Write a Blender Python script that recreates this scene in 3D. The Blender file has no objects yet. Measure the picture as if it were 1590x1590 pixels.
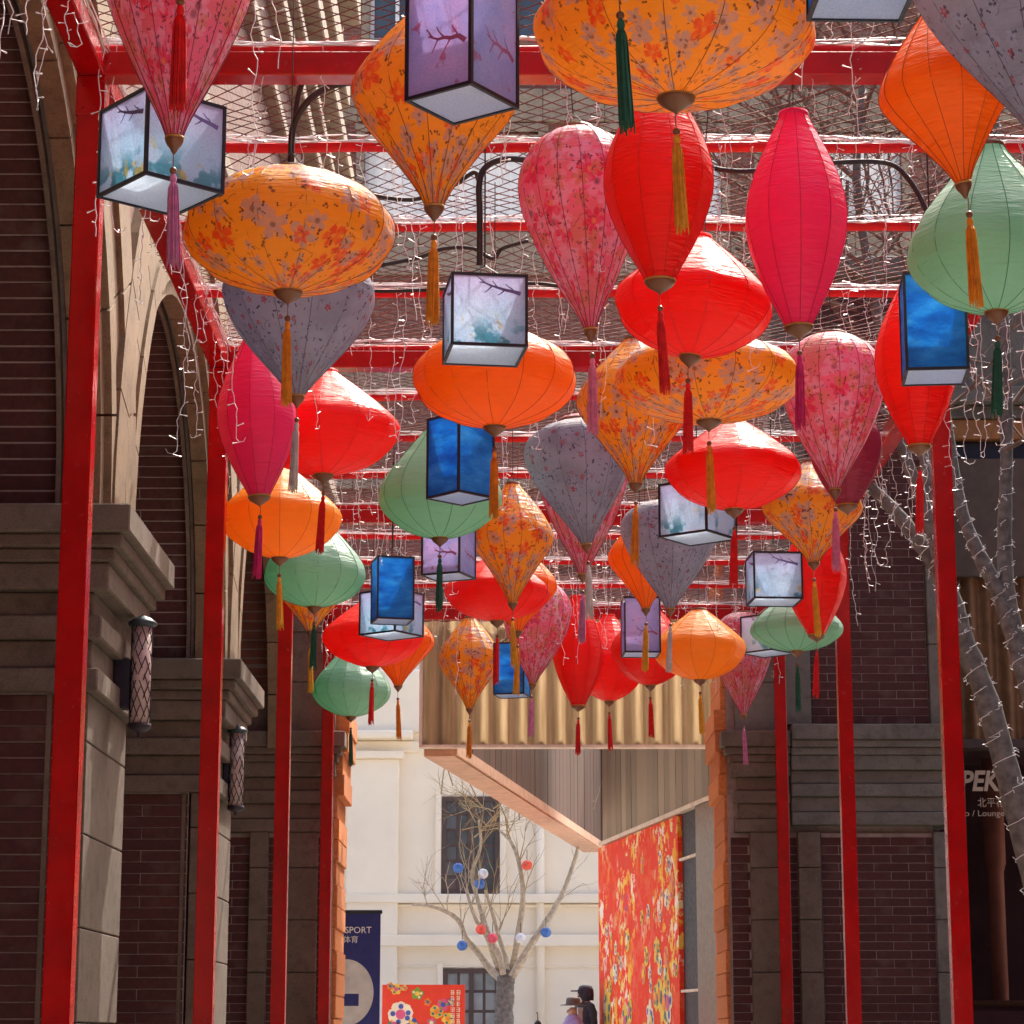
import bpy, math, random
from mathutils import Vector, Matrix
random.seed(7)
R = math.radians
scene = bpy.context.scene
col = scene.collection

# ------------------------------------------------------------------ camera
F = 3800.0                      # focal length in photograph pixels (1590 wide)
CH = 1.0                        # camera height
TILT = math.atan(815 / F)
cam_data = bpy.data.cameras.new('camera')
cam_data.sensor_width = 36.0
cam_data.lens = 36.0 * F / 1590
cam_data.clip_end = 2000
cam = bpy.data.objects.new('camera', cam_data)
col.objects.link(cam)
cam.location = (0, 0, CH)
cam.rotation_euler = (math.pi / 2 + TILT, 0, 0)
scene.camera = cam

# ------------------------------------------------------------------ sky, sun, exposure
SUN_EL, SUN_AZ = R(52), math.atan2(0.36, 0.93)      # azimuth of the sun from +Y towards +X
world = bpy.data.worlds.new('World')
scene.world = world
world.use_nodes = True
wn = world.node_tree
sky = wn.nodes.new('ShaderNodeTexSky')
sky.sky_type = 'NISHITA'
sky.sun_disc = False
sky.sun_elevation = SUN_EL
sky.sun_rotation = SUN_AZ
sky.dust_density = 8.0
sky.ozone_density = 0.2
sky.air_density = 0.8
bg = wn.nodes['Background']
bg.inputs['Strength'].default_value = 0.15
wn.links.new(sky.outputs['Color'], bg.inputs['Color'])
sun_data = bpy.data.lights.new('sun', 'SUN')
sun_data.energy = 2.15
sun_data.angle = R(0.5)
sun_data.color = (1.0, 0.93, 0.82)
sun = bpy.data.objects.new('sun', sun_data)
col.objects.link(sun)
sdir = Vector((math.sin(SUN_AZ) * math.cos(SUN_EL), math.cos(SUN_AZ) * math.cos(SUN_EL), math.sin(SUN_EL)))
sun.rotation_euler = sdir.to_track_quat('Z', 'Y').to_euler()
sun.location = (0, 0, 40)
scene.view_settings.view_transform = 'Standard'
scene.view_settings.look = 'None'
scene.view_settings.gamma = 1.0
scene.view_settings.exposure = 1.68
scene.cycles.max_bounces = 10
scene.cycles.diffuse_bounces = 5
scene.cycles.transmission_bounces = 8
scene.cycles.transparent_max_bounces = 8
scene.cycles.use_denoising = True

CT, ST = math.cos(TILT), math.sin(TILT)
def ray(px, py):
    u, v = (px - 795) / F, (795 - py) / F
    return Vector((u, CT - v * ST, ST + v * CT))
def at_h(px, py, h):            # the point of a sight line at height h
    d = ray(px, py); return d * ((h - CH) / d.z) + Vector((0, 0, CH))
def at_y(px, py, Y):            # the point of a sight line at distance Y
    d = ray(px, py); return d * (Y / d.y) + Vector((0, 0, CH))

# ------------------------------------------------------------------ mesh helpers
class MB:
    def __init__(s): s.v = []; s.f = []; s.m = []
    def _add(s, vs, fs, mi=0):
        b = len(s.v); s.v += [tuple(p) for p in vs]
        s.f += [tuple(b + i for i in f) for f in fs]; s.m += [mi] * len(fs); return s
    def box(s, x0, x1, y0, y1, z0, z1, mi=0):
        x0, x1 = min(x0, x1), max(x0, x1); y0, y1 = min(y0, y1), max(y0, y1); z0, z1 = min(z0, z1), max(z0, z1)
        return s._add([(x0,y0,z0),(x1,y0,z0),(x1,y1,z0),(x0,y1,z0),(x0,y0,z1),(x1,y0,z1),(x1,y1,z1),(x0,y1,z1)],
                      [(0,3,2,1),(4,5,6,7),(0,1,5,4),(1,2,6,5),(2,3,7,6),(3,0,4,7)], mi)
    def chbox(s, x0, x1, y0, y1, z0, z1, c=0.008, mi=0):    # box with chamfered edges seen from the front (-Y) and the sides
        P = []
        for (z, k) in ((z0, c), (z0 + c, 0), (z1 - c, 0), (z1, c)):
            P += [(x0+k+c*(k==0), y0+k, z), (x1-k-c*(k==0), y0+k, z), (x1-k, y0+k+c*(k==0), z), (x1-k, y1-k-c*(k==0), z),
                  (x1-k-c*(k==0), y1-k, z), (x0+k+c*(k==0), y1-k, z), (x0+k, y1-k-c*(k==0), z), (x0+k, y0+k+c*(k==0), z)]
        fs = [tuple(reversed(range(8))), tuple(range(24, 32))]
        for r in range(3):
            for i in range(8):
                j = (i + 1) % 8
                fs.append((r*8+i, r*8+j, r*8+8+j, r*8+8+i))
        return s._add(P, fs, mi)
    def prism(s, poly, d0, d1, axis='y', mi=0):     # poly 2D ccw, extruded
        n = len(poly)
        def P(a, b, d):
            return (a, d, b) if axis == 'y' else ((d, a, b) if axis == 'x' else (a, b, d))
        vs = [P(a, b, d0) for a, b in poly] + [P(a, b, d1) for a, b in poly]
        fs = [tuple(range(n)), tuple(reversed(range(n, 2 * n)))]
        fs += [(i, i + n, (i + 1) % n + n, (i + 1) % n) for i in range(n)]
        return s._add(vs, fs, mi)
    def tube(s, pts, rad, n=6, cap=True, mi=0):
        pts = [Vector(p) for p in pts]
        rs = rad if isinstance(rad, (list, tuple)) else [rad] * len(pts)
        vs, fs = [], []
        up = None
        for i, p in enumerate(pts):
            a = pts[max(i - 1, 0)]; b = pts[min(i + 1, len(pts) - 1)]
            t = (b - a)
            t = t.normalized() if t.length > 1e-9 else Vector((0, 0, 1))
            if up is None:
                up = Vector((0, 0, 1)) if abs(t.z) < 0.9 else Vector((1, 0, 0))
            x = up.cross(t)
            if x.length < 1e-6: x = Vector((1, 0.3, 0)).cross(t)
            x.normalize(); y = t.cross(x); up = y
            for k in range(n):
                an = 2 * math.pi * k / n
                vs.append(p + (x * math.cos(an) + y * math.sin(an)) * rs[i])
        for i in range(len(pts) - 1):
            for k in range(n):
                j = (k + 1) % n
                fs.append((i*n+k, i*n+j, i*n+n+j, i*n+n+k))
        if cap:
            fs.append(tuple(reversed(range(n)))); fs.append(tuple(range((len(pts)-1)*n, len(pts)*n)))
        return s._add(vs, fs, mi)
    def lathe(s, prof, n=24, c=(0, 0, 0), mi=0, mod=None, closed=True):
        vs, fs = [], []
        for (r, z) in prof:
            for k in range(n):
                a = 2 * math.pi * k / n
                rr = r * (mod(a, z) if mod else 1)
                vs.append((c[0] + rr * math.cos(a), c[1] + rr * math.sin(a), c[2] + z))
        for i in range(len(prof) - 1):
            for k in range(n):
                j = (k + 1) % n
                fs.append((i*n+k, i*n+j, i*n+n+j, i*n+n+k))
        if closed:
            fs.append(tuple(reversed(range(n)))); fs.append(tuple(range((len(prof)-1)*n, len(prof)*n)))
        return s._add(vs, fs, mi)
    def ball(s, c, r, n=10, sc=(1, 1, 1), mi=0):
        prof = []
        m = max(4, n // 2)
        vs, fs = [], []
        for i in range(m + 1):
            th = math.pi * i / m
            for k in range(n):
                a = 2 * math.pi * k / n
                vs.append((c[0]+r*sc[0]*math.sin(th)*math.cos(a), c[1]+r*sc[1]*math.sin(th)*math.sin(a), c[2]-r*sc[2]*math.cos(th)))
        for i in range(m):
            for k in range(n):
                j = (k + 1) % n
                fs.append((i*n+k, i*n+j, i*n+n+j, i*n+n+k))
        return s._add(vs, fs, mi)
    def mesh(s, name, mats, smooth=False):
        me = bpy.data.meshes.new(name)
        me.from_pydata(s.v, [], s.f)
        for m in (mats if isinstance(mats, (list, tuple)) else [mats]): me.materials.append(m)
        if any(s.m): me.polygons.foreach_set('material_index', s.m)
        if smooth: me.polygons.foreach_set('use_smooth', [True] * len(s.f))
        me.update()
        return me
    def build(s, name, mats, parent=None, smooth=False):
        return link(name, s.mesh(name, mats, smooth), parent)

def link(name, me, parent=None, loc=None, rot=None, scl=None):
    o = bpy.data.objects.new(name, me); col.objects.link(o)
    if parent is not None: o.parent = parent
    if loc is not None: o.location = loc
    if rot is not None: o.rotation_euler = rot
    if scl is not None: o.scale = scl
    return o
def tag(o, label=None, cat=None, group=None, kind=None):
    if label: o['label'] = label
    if cat: o['category'] = cat
    if group: o['group'] = group
    if kind: o['kind'] = kind
    return o
def thing(name, label, cat, loc=(0, 0, 0), rz=0, group=None):
    o = bpy.data.objects.new(name, None); col.objects.link(o)
    o.location = loc; o.rotation_euler = (0, 0, rz); o.empty_display_size = 0.2
    return tag(o, label, cat, group)
def text_mesh(name, body, size, mat, parent, loc, rot=(math.pi/2, 0, 0), extrude=0.003, sx=1.0, align='LEFT', shear=0, bold=0.0):
    cu = bpy.data.curves.new(name, 'FONT'); cu.body = body; cu.size = size; cu.extrude = extrude
    cu.align_x = align; cu.offset = bold; cu.shear = shear; cu.resolution_u = 3
    tmp = bpy.data.objects.new('tmp_text', cu); col.objects.link(tmp)
    bpy.context.view_layer.update()
    dg = bpy.context.evaluated_depsgraph_get()
    me = bpy.data.meshes.new_from_object(tmp.evaluated_get(dg))
    bpy.data.objects.remove(tmp); bpy.data.curves.remove(cu)
    me.materials.clear(); me.materials.append(mat)
    return link(name, me, parent, loc, rot, (sx, 1, 1))

# ------------------------------------------------------------------ materials
MATS = {}
def new_mat(name):
    m = bpy.data.materials.new(name); m.use_nodes = True
    nt = m.node_tree; MATS[name] = m
    return m, nt, nt.nodes['Principled BSDF']
def N(nt, t, **kw):
    n = nt.nodes.new(t)
    for k, v in kw.items():
        if k in n.inputs: n.inputs[k].default_value = v
        else: setattr(n, k, v)
    return n
def coords(nt, rnd=8.0, scale=(1, 1, 1), kind='Object'):
    tc = N(nt, 'ShaderNodeTexCoord'); oi = N(nt, 'ShaderNodeObjectInfo')
    mul = N(nt, 'ShaderNodeMath', operation='MULTIPLY'); nt.links.new(oi.outputs['Random'], mul.inputs[0]); mul.inputs[1].default_value = rnd
    mp = N(nt, 'ShaderNodeMapping'); mp.inputs['Scale'].default_value = scale
    nt.links.new(tc.outputs[kind], mp.inputs['Vector'])
    ad = N(nt, 'ShaderNodeVectorMath', operation='ADD')
    nt.links.new(mp.outputs[0], ad.inputs[0]); nt.links.new(mul.outputs[0], ad.inputs[1])
    return ad.outputs[0]
def noise(nt, vec, scale, detail=3, rough=0.55, off=None, dist=0):
    if off is not None:
        ad = N(nt, 'ShaderNodeVectorMath', operation='ADD'); nt.links.new(vec, ad.inputs[0]); ad.inputs[1].default_value = off; vec = ad.outputs[0]
    n = N(nt, 'ShaderNodeTexNoise'); n.inputs['Scale'].default_value = scale; n.inputs['Detail'].default_value = detail
    n.inputs['Roughness'].default_value = rough; n.inputs['Distortion'].default_value = dist
    nt.links.new(vec, n.inputs['Vector'])
    return n.outputs['Fac']
def ramp(nt, fac, stops, interp='LINEAR'):
    r = N(nt, 'ShaderNodeValToRGB'); e = r.color_ramp.elements; r.color_ramp.interpolation = interp
    while len(e) < len(stops): e.new(0.5)
    for i, (p, c) in enumerate(stops):
        e[i].position = p
        e[i].color = (c, c, c, 1) if isinstance(c, (int, float)) else (*c, 1)
    nt.links.new(fac, r.inputs[0]); return r.outputs[0]
def mix(nt, fac, a, b, blend='MIX'):
    m = N(nt, 'ShaderNodeMix', data_type='RGBA', blend_type=blend)
    for sock, v in ((m.inputs[0], fac), (m.inputs[6], a), (m.inputs[7], b)):
        if isinstance(v, (int, float)): sock.default_value = v
        elif isinstance(v, tuple): sock.default_value = (*v, 1)
        else: nt.links.new(v, sock)
    return m.outputs[2]
def bump(nt, fac, strength, dist, bsdf):
    b = N(nt, 'ShaderNodeBump'); b.inputs['Strength'].default_value = strength; b.inputs['Distance'].default_value = dist
    nt.links.new(fac, b.inputs['Height']); nt.links.new(b.outputs[0], bsdf.inputs['Normal']); return b.outputs[0]

def plain(name, c, rough=0.6, metal=0.0, vary=0.15, nscale=6, coat=0.0, bmp=0.0, bscale=60, spec=0.5):
    m, nt, b = new_mat(name)
    v = coords(nt)
    n = noise(nt, v, nscale, 4)
    lo = tuple(x * (1 - vary) for x in c); hi = tuple(min(1, x * (1 + vary)) for x in c)
    nt.links.new(ramp(nt, n, [(0.3, lo), (0.7, hi)]), b.inputs['Base Color'])
    nt.links.new(ramp(nt, noise(nt, v, nscale * 3, 3, off=(5, 2, 1)), [(0.3, max(0, rough - .08)), (0.7, min(1, rough + .08))]), b.inputs['Roughness'])
    b.inputs['Metallic'].default_value = metal; b.inputs['Coat Weight'].default_value = coat
    b.inputs['Specular IOR Level'].default_value = spec
    if bmp: bump(nt, noise(nt, v, bscale, 4), bmp, 0.01, b)
    return m

def stone_mat(name, c, speck=0.25, scale=90):
    m, nt, b = new_mat(name)
    v = coords(nt)
    n1 = noise(nt, v, 2.2, 5, 0.6); n2 = noise(nt, v, scale, 2, 0.7); n3 = noise(nt, v, 9, 5, .65, off=(3, 1, 7))
    base = ramp(nt, n1, [(0.3, tuple(x * .78 for x in c)), (0.7, tuple(min(1, x * 1.15) for x in c))])
    sp = ramp(nt, n2, [(0.38, 1 - speck), (0.55, 1.0)])
    st = ramp(nt, n3, [(0.32, (.72, .70, .68)), (0.5, (1, 1, 1))])
    nt.links.new(mix(nt, 1.0, mix(nt, 1.0, base, sp, 'MULTIPLY'), st, 'MULTIPLY'), b.inputs['Base Color'])
    b.inputs['Roughness'].default_value = 0.85
    bump(nt, n2, 0.35, 0.006, b)
    return m

def brick_mat(name, dark, light, rough=0.85):
    m, nt, b = new_mat(name)
    oi = N(nt, 'ShaderNodeObjectInfo'); v = coords(nt)
    geo = N(nt, 'ShaderNodeNewGeometry')
    r0 = mix(nt, 0.5, oi.outputs['Random'], geo.outputs['Random Per Island'])
    cc = ramp(nt, geo.outputs['Random Per Island'], [(0.0, dark), (0.55, tuple((a+b_)/2 for a, b_ in zip(dark, light))), (1.0, light)])
    cc = mix(nt, oi.outputs['Random'], cc, mix(nt, 1.0, cc, (0.80, 0.74, 0.78), 'MULTIPLY'))
    n = noise(nt, v, 25, 5, .65); n2 = noise(nt, v, 3.0, 4, off=(2, 9, 4))
    cc = mix(nt, 1.0, cc, ramp(nt, n, [(0.3, .72), (0.65, 1.12)]), 'MULTIPLY')
    cc = mix(nt, ramp(nt, n2, [(0.55, 0.0), (0.8, 0.35)]), cc, (0.30, 0.24, 0.22))
    nt.links.new(cc, b.inputs['Base Color']); b.inputs['Roughness'].default_value = rough
    bump(nt, n, 0.5, 0.006, b)
    return m

def brickwall_mat(name, rot, k=1.0):
    m, nt, b = new_mat(name)
    tc = N(nt, 'ShaderNodeTexCoord'); mp = N(nt, 'ShaderNodeMapping'); mp.inputs['Rotation'].default_value = rot
    nt.links.new(tc.outputs['Object'], mp.inputs['Vector'])
    bt = N(nt, 'ShaderNodeTexBrick'); bt.inputs['Scale'].default_value = 1.0; bt.inputs['Brick Width'].default_value = 0.38
    bt.inputs['Row Height'].default_value = 0.096; bt.inputs['Mortar Size'].default_value = 0.008
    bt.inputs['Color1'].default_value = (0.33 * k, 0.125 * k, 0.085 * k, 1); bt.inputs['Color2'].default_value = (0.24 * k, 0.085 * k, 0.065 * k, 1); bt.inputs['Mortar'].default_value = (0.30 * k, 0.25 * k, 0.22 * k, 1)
    nt.links.new(mp.outputs[0], bt.inputs['Vector'])
    n = noise(nt, tc.outputs['Object'], 6, 5)
    nt.links.new(mix(nt, 1.0, bt.outputs['Color'], ramp(nt, n, [(0.3, .7), (0.7, 1.15)]), 'MULTIPLY'), b.inputs['Base Color'])
    b.inputs['Roughness'].default_value = .88
    bump(nt, bt.outputs['Fac'], 0.6, -0.008, b)
    return m

def flower_layer(nt, uv, scale, rad, petals, off, share):
    """printed blossoms: one per cell of a 2D Voronoi grid, with petals round the cell point"""
    L = nt.links.new
    def M(op, a, b=None):
        n = N(nt, 'ShaderNodeMath', operation=op)
        for i, x in enumerate((a, b)):
            if x is None: continue
            if isinstance(x, (int, float)): n.inputs[i].default_value = x
            else: L(x, n.inputs[i])
        return n.outputs[0]
    ad = N(nt, 'ShaderNodeVectorMath', operation='ADD'); L(uv, ad.inputs[0]); ad.inputs[1].default_value = (off[0], off[1], 0)
    vo = N(nt, 'ShaderNodeTexVoronoi', feature='F1', voronoi_dimensions='2D'); vo.inputs['Scale'].default_value = scale; L(ad.outputs[0], vo.inputs['Vector'])
    sb = N(nt, 'ShaderNodeVectorMath', operation='SUBTRACT'); L(ad.outputs[0], sb.inputs[0]); L(vo.outputs['Position'], sb.inputs[1])
    sp = N(nt, 'ShaderNodeSeparateXYZ'); L(sb.outputs[0], sp.inputs[0])
    cs = N(nt, 'ShaderNodeSeparateColor'); L(vo.outputs['Color'], cs.inputs[0])
    r = M('SQRT', M('ADD', M('MULTIPLY', sp.outputs[0], sp.outputs[0]), M('MULTIPLY', sp.outputs[1], sp.outputs[1])))
    th = M('ADD', M('ARCTAN2', sp.outputs[1], sp.outputs[0]), M('MULTIPLY', cs.outputs[1], 6.28))
    lobe = M('ABSOLUTE', M('COSINE', M('MULTIPLY', th, petals / 2)))
    lobe = M('POWER', lobe, .6 if petals > 4 else 1.6)
    nz = noise(nt, ad.outputs[0], 60, 2)
    edge = M('MULTIPLY', M('ADD', M('MULTIPLY', lobe, .65), .35 if petals > 4 else .08), M('MULTIPLY', M('ADD', M('MULTIPLY', cs.outputs[2], .5), .7), rad))
    edge = M('MULTIPLY', edge, M('ADD', M('MULTIPLY', nz, .7), .65))
    d = M('DIVIDE', M('SUBTRACT', edge, r), rad)
    m = N(nt, 'ShaderNodeClamp'); L(M('MULTIPLY', d, 6.0), m.inputs[0])
    keep = M('LESS_THAN', cs.outputs[0], share)
    wash = ramp(nt, noise(nt, ad.outputs[0], 30, 3, off=(2, 5, 0)), [(0.3, .45), (0.6, .95)])
    fm = M('MULTIPLY', M('MULTIPLY', m.outputs[0], keep), wash)
    c = N(nt, 'ShaderNodeClamp'); L(M('MULTIPLY', M('SUBTRACT', .22, M('DIVIDE', r, rad)), 9.0), c.inputs[0])
    fc = M('MULTIPLY', M('MULTIPLY', c.outputs[0], keep), .6)
    return fm, fc

def fabric(name, kind, c, deep, trans=0.46):
    """thin silk: reflects c, lets light through tinted deep"""
    m, nt, b = new_mat(name)
    v = coords(nt, 20)
    colr = None
    if kind == 'plain':
        n = noise(nt, v, 3, 3)
        colr = ramp(nt, n, [(0.3, tuple(x * .9 for x in c)), (0.7, tuple(min(1, x * 1.06) for x in c))])
        dcol = mix(nt, 0.0, deep, deep)
    else:
        if kind == 'yellow': pal = ((0.78, 0.10, 0.02), (0.50, 0.42, 0.44), (0.10, 0.05, 0.03), (0.88, 0.46, 0.03)); th = (.585, .58, .635)
        if kind == 'pink':   pal = ((0.76, 0.05, 0.15), (0.80, 0.50, 0.66), (0.16, 0.05, 0.08), (0.66, 0.33, 0.20)); th = (.55, .56, .60)
        if kind == 'grey':   pal = ((0.45, 0.06, 0.10), (0.42, 0.42, 0.52), (0.06, 0.05, 0.08), (0.30, 0.30, 0.36)); th = (.68, .58, .63)
        big = noise(nt, v, 5, 4, off=(1, 1, 1))
        base = mix(nt, ramp(nt, big, [(0.42, 0.0), (0.62, 0.7)]), c, pal[3])
        tcu = N(nt, 'ShaderNodeTexCoord'); oi = N(nt, 'ShaderNodeObjectInfo')
        mm = N(nt, 'ShaderNodeMath', operation='MULTIPLY'); nt.links.new(oi.outputs['Random'], mm.inputs[0]); mm.inputs[1].default_value = 37.0
        ua = N(nt, 'ShaderNodeVectorMath', operation='ADD'); nt.links.new(tcu.outputs['UV'], ua.inputs[0]); nt.links.new(mm.outputs[0], ua.inputs[1])
        uv = ua.outputs[0]
        S = dict(yellow=[(6.5, .078, 5, 1, .58, (0., 0.)), (7, .064, 5, 0, .45, (3.1, 1.7)), (9, .045, 5, 1, .35, (8.1, 3.3)), (13, .026, 2, 2, .5, (5.3, 2.1)), (18, .016, 2, 2, .5, (1.3, 7.1))],
                 pink=[(5.5, .105, 5, 1, .65, (0., 0.)), (6.5, .085, 6, 0, .6, (3.1, 1.7)), (8, .06, 5, 1, .4, (9.1, 2.7)), (10, .045, 5, 3, .35, (6.1, 4.7)), (18, .019, 2, 2, .6, (5.3, 2.1)), (22, .013, 2, 2, .5, (2.3, 8.1))],
                 grey=[(8, .050, 5, 1, .5, (0., 0.)), (10, .022, 5, 0, .32, (3.1, 1.7)), (13, .024, 2, 2, .5, (5.3, 2.1)), (19, .015, 2, 2, .45, (2.3, 8.1))])[kind]
        for (sc, rad, pet, ci, share, off) in S:
            fm, fc = flower_layer(nt, uv, sc, rad, pet, off, share)
            base = mix(nt, fm, base, pal[ci])
            if pet > 4: base = mix(nt, fc, base, pal[2] if ci != 0 else (0.80, 0.50, 0.10))
        vo = N(nt, 'ShaderNodeTexVoronoi', feature='DISTANCE_TO_EDGE', voronoi_dimensions='2D'); vo.inputs['Scale'].default_value = 8
        wv = N(nt, 'ShaderNodeTexNoise'); wv.inputs['Scale'].default_value = 16; nt.links.new(uv, wv.inputs['Vector'])
        ws = N(nt, 'ShaderNodeVectorMath', operation='SCALE'); ws.inputs['Scale'].default_value = 0.07; nt.links.new(wv.outputs['Color'], ws.inputs[0])
        wa = N(nt, 'ShaderNodeVectorMath', operation='ADD'); nt.links.new(uv, wa.inputs[0]); nt.links.new(ws.outputs[0], wa.inputs[1])
        nt.links.new(wa.outputs[0], vo.inputs['Vector'])
        twig = ramp(nt, vo.outputs['Distance'], [(0.008, 1.0), (0.026, 0.0)])
        tm = ramp(nt, noise(nt, uv, 9, 2, off=(4, 4, 9)), [(0.54, 0.0), (0.60, 0.6)])
        base = mix(nt, mix(nt, 1.0, twig, tm, 'MULTIPLY'), base, pal[2])
        colr = base
        dcol = mix(nt, 1.0, base, tuple(min(1, d) for d in deep), 'MULTIPLY')
    nt.links.new(colr, b.inputs['Base Color'])
    b.inputs['Roughness'].default_value = 0.40; b.inputs['Specular IOR Level'].default_value = 0.45
    # woven threads and soft horizontal puckers
    tc = N(nt, 'ShaderNodeTexCoord'); mp = N(nt, 'ShaderNodeMapping'); mp.inputs['Scale'].default_value = (1.2, 1.2, 6)
    nt.links.new(tc.outputs['Object'], mp.inputs['Vector'])
    pk = noise(nt, mp.outputs[0], 5, 3, .5)
    mp2 = N(nt, 'ShaderNodeMapping'); mp2.inputs['Scale'].default_value = (2.2, 2.2, 15)
    nt.links.new(tc.outputs['Object'], mp2.inputs['Vector'])
    pk = mix(nt, .35, pk, noise(nt, mp2.outputs[0], 6, 2, .5))
    nrm = bump(nt, pk, 0.8, 0.02, b)
    tr = N(nt, 'ShaderNodeBsdfTranslucent'); nt.links.new(dcol, tr.inputs['Color']); nt.links.new(nrm, tr.inputs['Normal'])
    mx = N(nt, 'ShaderNodeMixShader'); mx.inputs[0].default_value = trans
    nt.links.new(b.outputs[0], mx.inputs[1]); nt.links.new(tr.outputs[0], mx.inputs[2])
    nt.links.new(mx.outputs[0], nt.nodes['Material Output'].inputs['Surface'])
    return m

def paper(name, kind):
    m, nt, b = new_mat(name)
    v = coords(nt, 5)
    tc = N(nt, 'ShaderNodeTexCoord'); sep = N(nt, 'ShaderNodeSeparateXYZ'); nt.links.new(tc.outputs['Generated'], sep.inputs[0])
    if kind == 'white':
        base = ramp(nt, noise(nt, v, 5, 4), [(0.3, (0.62, 0.78, 0.92)), (0.7, (0.74, 0.84, 0.95))])
        top = ramp(nt, sep.outputs[2], [(0.45, 0.0), (1.0, 0.65)])
        base = mix(nt, top, base, (0.72, 0.64, 0.86))
        bl = mix(nt, 1.0, ramp(nt, noise(nt, v, 9, 3, off=(3, 3, 3)), [(0.52, 0.0), (0.58, 0.8)]), ramp(nt, sep.outputs[2], [(0.12, 1.0), (0.42, 0.0)]), 'MULTIPLY')
        base = mix(nt, bl, base, (0.10, 0.42, 0.52))
        yl = mix(nt, 1.0, ramp(nt, noise(nt, v, 13, 2, off=(8, 1, 3)), [(0.62, 0.0), (0.68, 0.7)]), ramp(nt, sep.outputs[2], [(0.2, 1.0), (0.5, 0.0)]), 'MULTIPLY')
        base = mix(nt, yl, base, (0.75, 0.60, 0.25))
    elif kind == 'purple':
        base = ramp(nt, noise(nt, v, 5, 5, .6), [(0.3, (0.46, 0.48, 0.78)), (0.5, (0.62, 0.58, 0.84)), (0.72, (0.78, 0.60, 0.84))])
        bl = ramp(nt, noise(nt, v, 16, 3, off=(3, 3, 3)), [(0.63, 0.0), (0.68, 0.7)])
        base = mix(nt, bl, base, (0.62, 0.16, 0.32))
    elif kind == 'blue':
        mp = N(nt, 'ShaderNodeMapping'); mp.inputs['Scale'].default_value = (1, 1, 2.6); nt.links.new(v, mp.inputs['Vector'])
        base = ramp(nt, noise(nt, mp.outputs[0], 4.5, 5, .6), [(0.28, (0.02, 0.20, 0.58)), (0.48, (0.03, 0.38, 0.80)), (0.62, (0.08, 0.54, 0.90)), (0.75, (0.25, 0.60, 0.88))])
    else:
        base = ramp(nt, noise(nt, v, 5, 4), [(0.3, (0.74, 0.82, 0.92)), (0.7, (0.82, 0.88, 0.95))])
    grain = ramp(nt, noise(nt, v, 120, 2), [(0.3, .86), (0.7, 1.05)])
    base = mix(nt, 1.0, base, grain, 'MULTIPLY')
    nt.links.new(base, b.inputs['Base Color']); b.inputs['Roughness'].default_value = .6
    tr = N(nt, 'ShaderNodeBsdfTranslucent'); nt.links.new(base, tr.inputs['Color'])
    mx = N(nt, 'ShaderNodeMixShader'); mx.inputs[0].default_value = .55
    nt.links.new(b.outputs[0], mx.inputs[1]); nt.links.new(tr.outputs[0], mx.inputs[2])
    nt.links.new(mx.outputs[0], nt.nodes['Material Output'].inputs['Surface'])
    return m

def wood_mat(name, c, grainy=1.0):
    m, nt, b = new_mat(name)
    v = coords(nt, 10, (6, 6, 0.8))
    w = N(nt, 'ShaderNodeTexWave', wave_type='RINGS'); w.inputs['Scale'].default_value = 1.1; w.inputs['Distortion'].default_value = 5.0; w.inputs['Detail'].default_value = 3; w.inputs['Detail Scale'].default_value = .7
    nt.links.new(v, w.inputs['Vector'])
    oi = N(nt, 'ShaderNodeObjectInfo')
    base = ramp(nt, w.outputs['Fac'], [(0.1, tuple(x * (1 - .35 * grainy) for x in c)), (0.75, c), (0.93, tuple(min(1, x * (1 + .5 * grainy)) for x in c))])
    base = mix(nt, 1.0, base, ramp(nt, oi.outputs['Random'], [(0, .75), (1, 1.2)]), 'MULTIPLY')
    nt.links.new(base, b.inputs['Base Color']); b.inputs['Roughness'].default_value = .6
    bump(nt, w.outputs['Fac'], .2, .004, b)
    return m

def glass_mat(name, tint, rough=0.05):
    m, nt, b = new_mat(name)
    n = noise(nt, coords(nt), 1.2, 3)
    nt.links.new(ramp(nt, n, [(0.35, tuple(x * .5 for x in tint)), (0.65, tint)]), b.inputs['Base Color'])
    b.inputs['Roughness'].default_value = rough; b.inputs['Specular IOR Level'].default_value = .8
    return m

def sheet_mat():
    m, nt, b = new_mat('corrugated_fibreglass')
    v = coords(nt, 3, (3, 3, .35))
    c = ramp(nt, noise(nt, v, 3, 4), [(0.3, (0.34, 0.24, 0.13)), (0.7, (0.56, 0.43, 0.26))])
    nt.links.new(c, b.inputs['Base Color']); b.inputs['Roughness'].default_value = .3
    tr = N(nt, 'ShaderNodeBsdfTranslucent'); nt.links.new(c, tr.inputs['Color'])
    mx = N(nt, 'ShaderNodeMixShader'); mx.inputs[0].default_value = .4
    nt.links.new(b.outputs[0], mx.inputs[1]); nt.links.new(tr.outputs[0], mx.inputs[2])
    nt.links.new(mx.outputs[0], nt.nodes['Material Output'].inputs['Surface'])
    return m
STONE = stone_mat('granite_stone', (0.185, 0.145, 0.112))
ARCHST = stone_mat('sunlit_arch_stone', (0.25, 0.175, 0.10))  # arch stone with golden sunlight put into its colour
STONE_G = stone_mat('grey_stone', (0.205, 0.20, 0.175))
CREAM = stone_mat('cream_stone', (0.30, 0.24, 0.18), .15)
WHITEWALL = plain('white_render', (0.87, 0.785, 0.645), .85, vary=.05, nscale=.8, bmp=.1, bscale=30)
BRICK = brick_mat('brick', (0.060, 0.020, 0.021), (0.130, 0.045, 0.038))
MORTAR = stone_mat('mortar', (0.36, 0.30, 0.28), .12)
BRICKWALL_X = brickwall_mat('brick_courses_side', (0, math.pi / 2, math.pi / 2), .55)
BRICKWALL_Y = brickwall_mat('brick_courses_front', (-math.pi / 2, 0, 0), .7)
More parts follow.
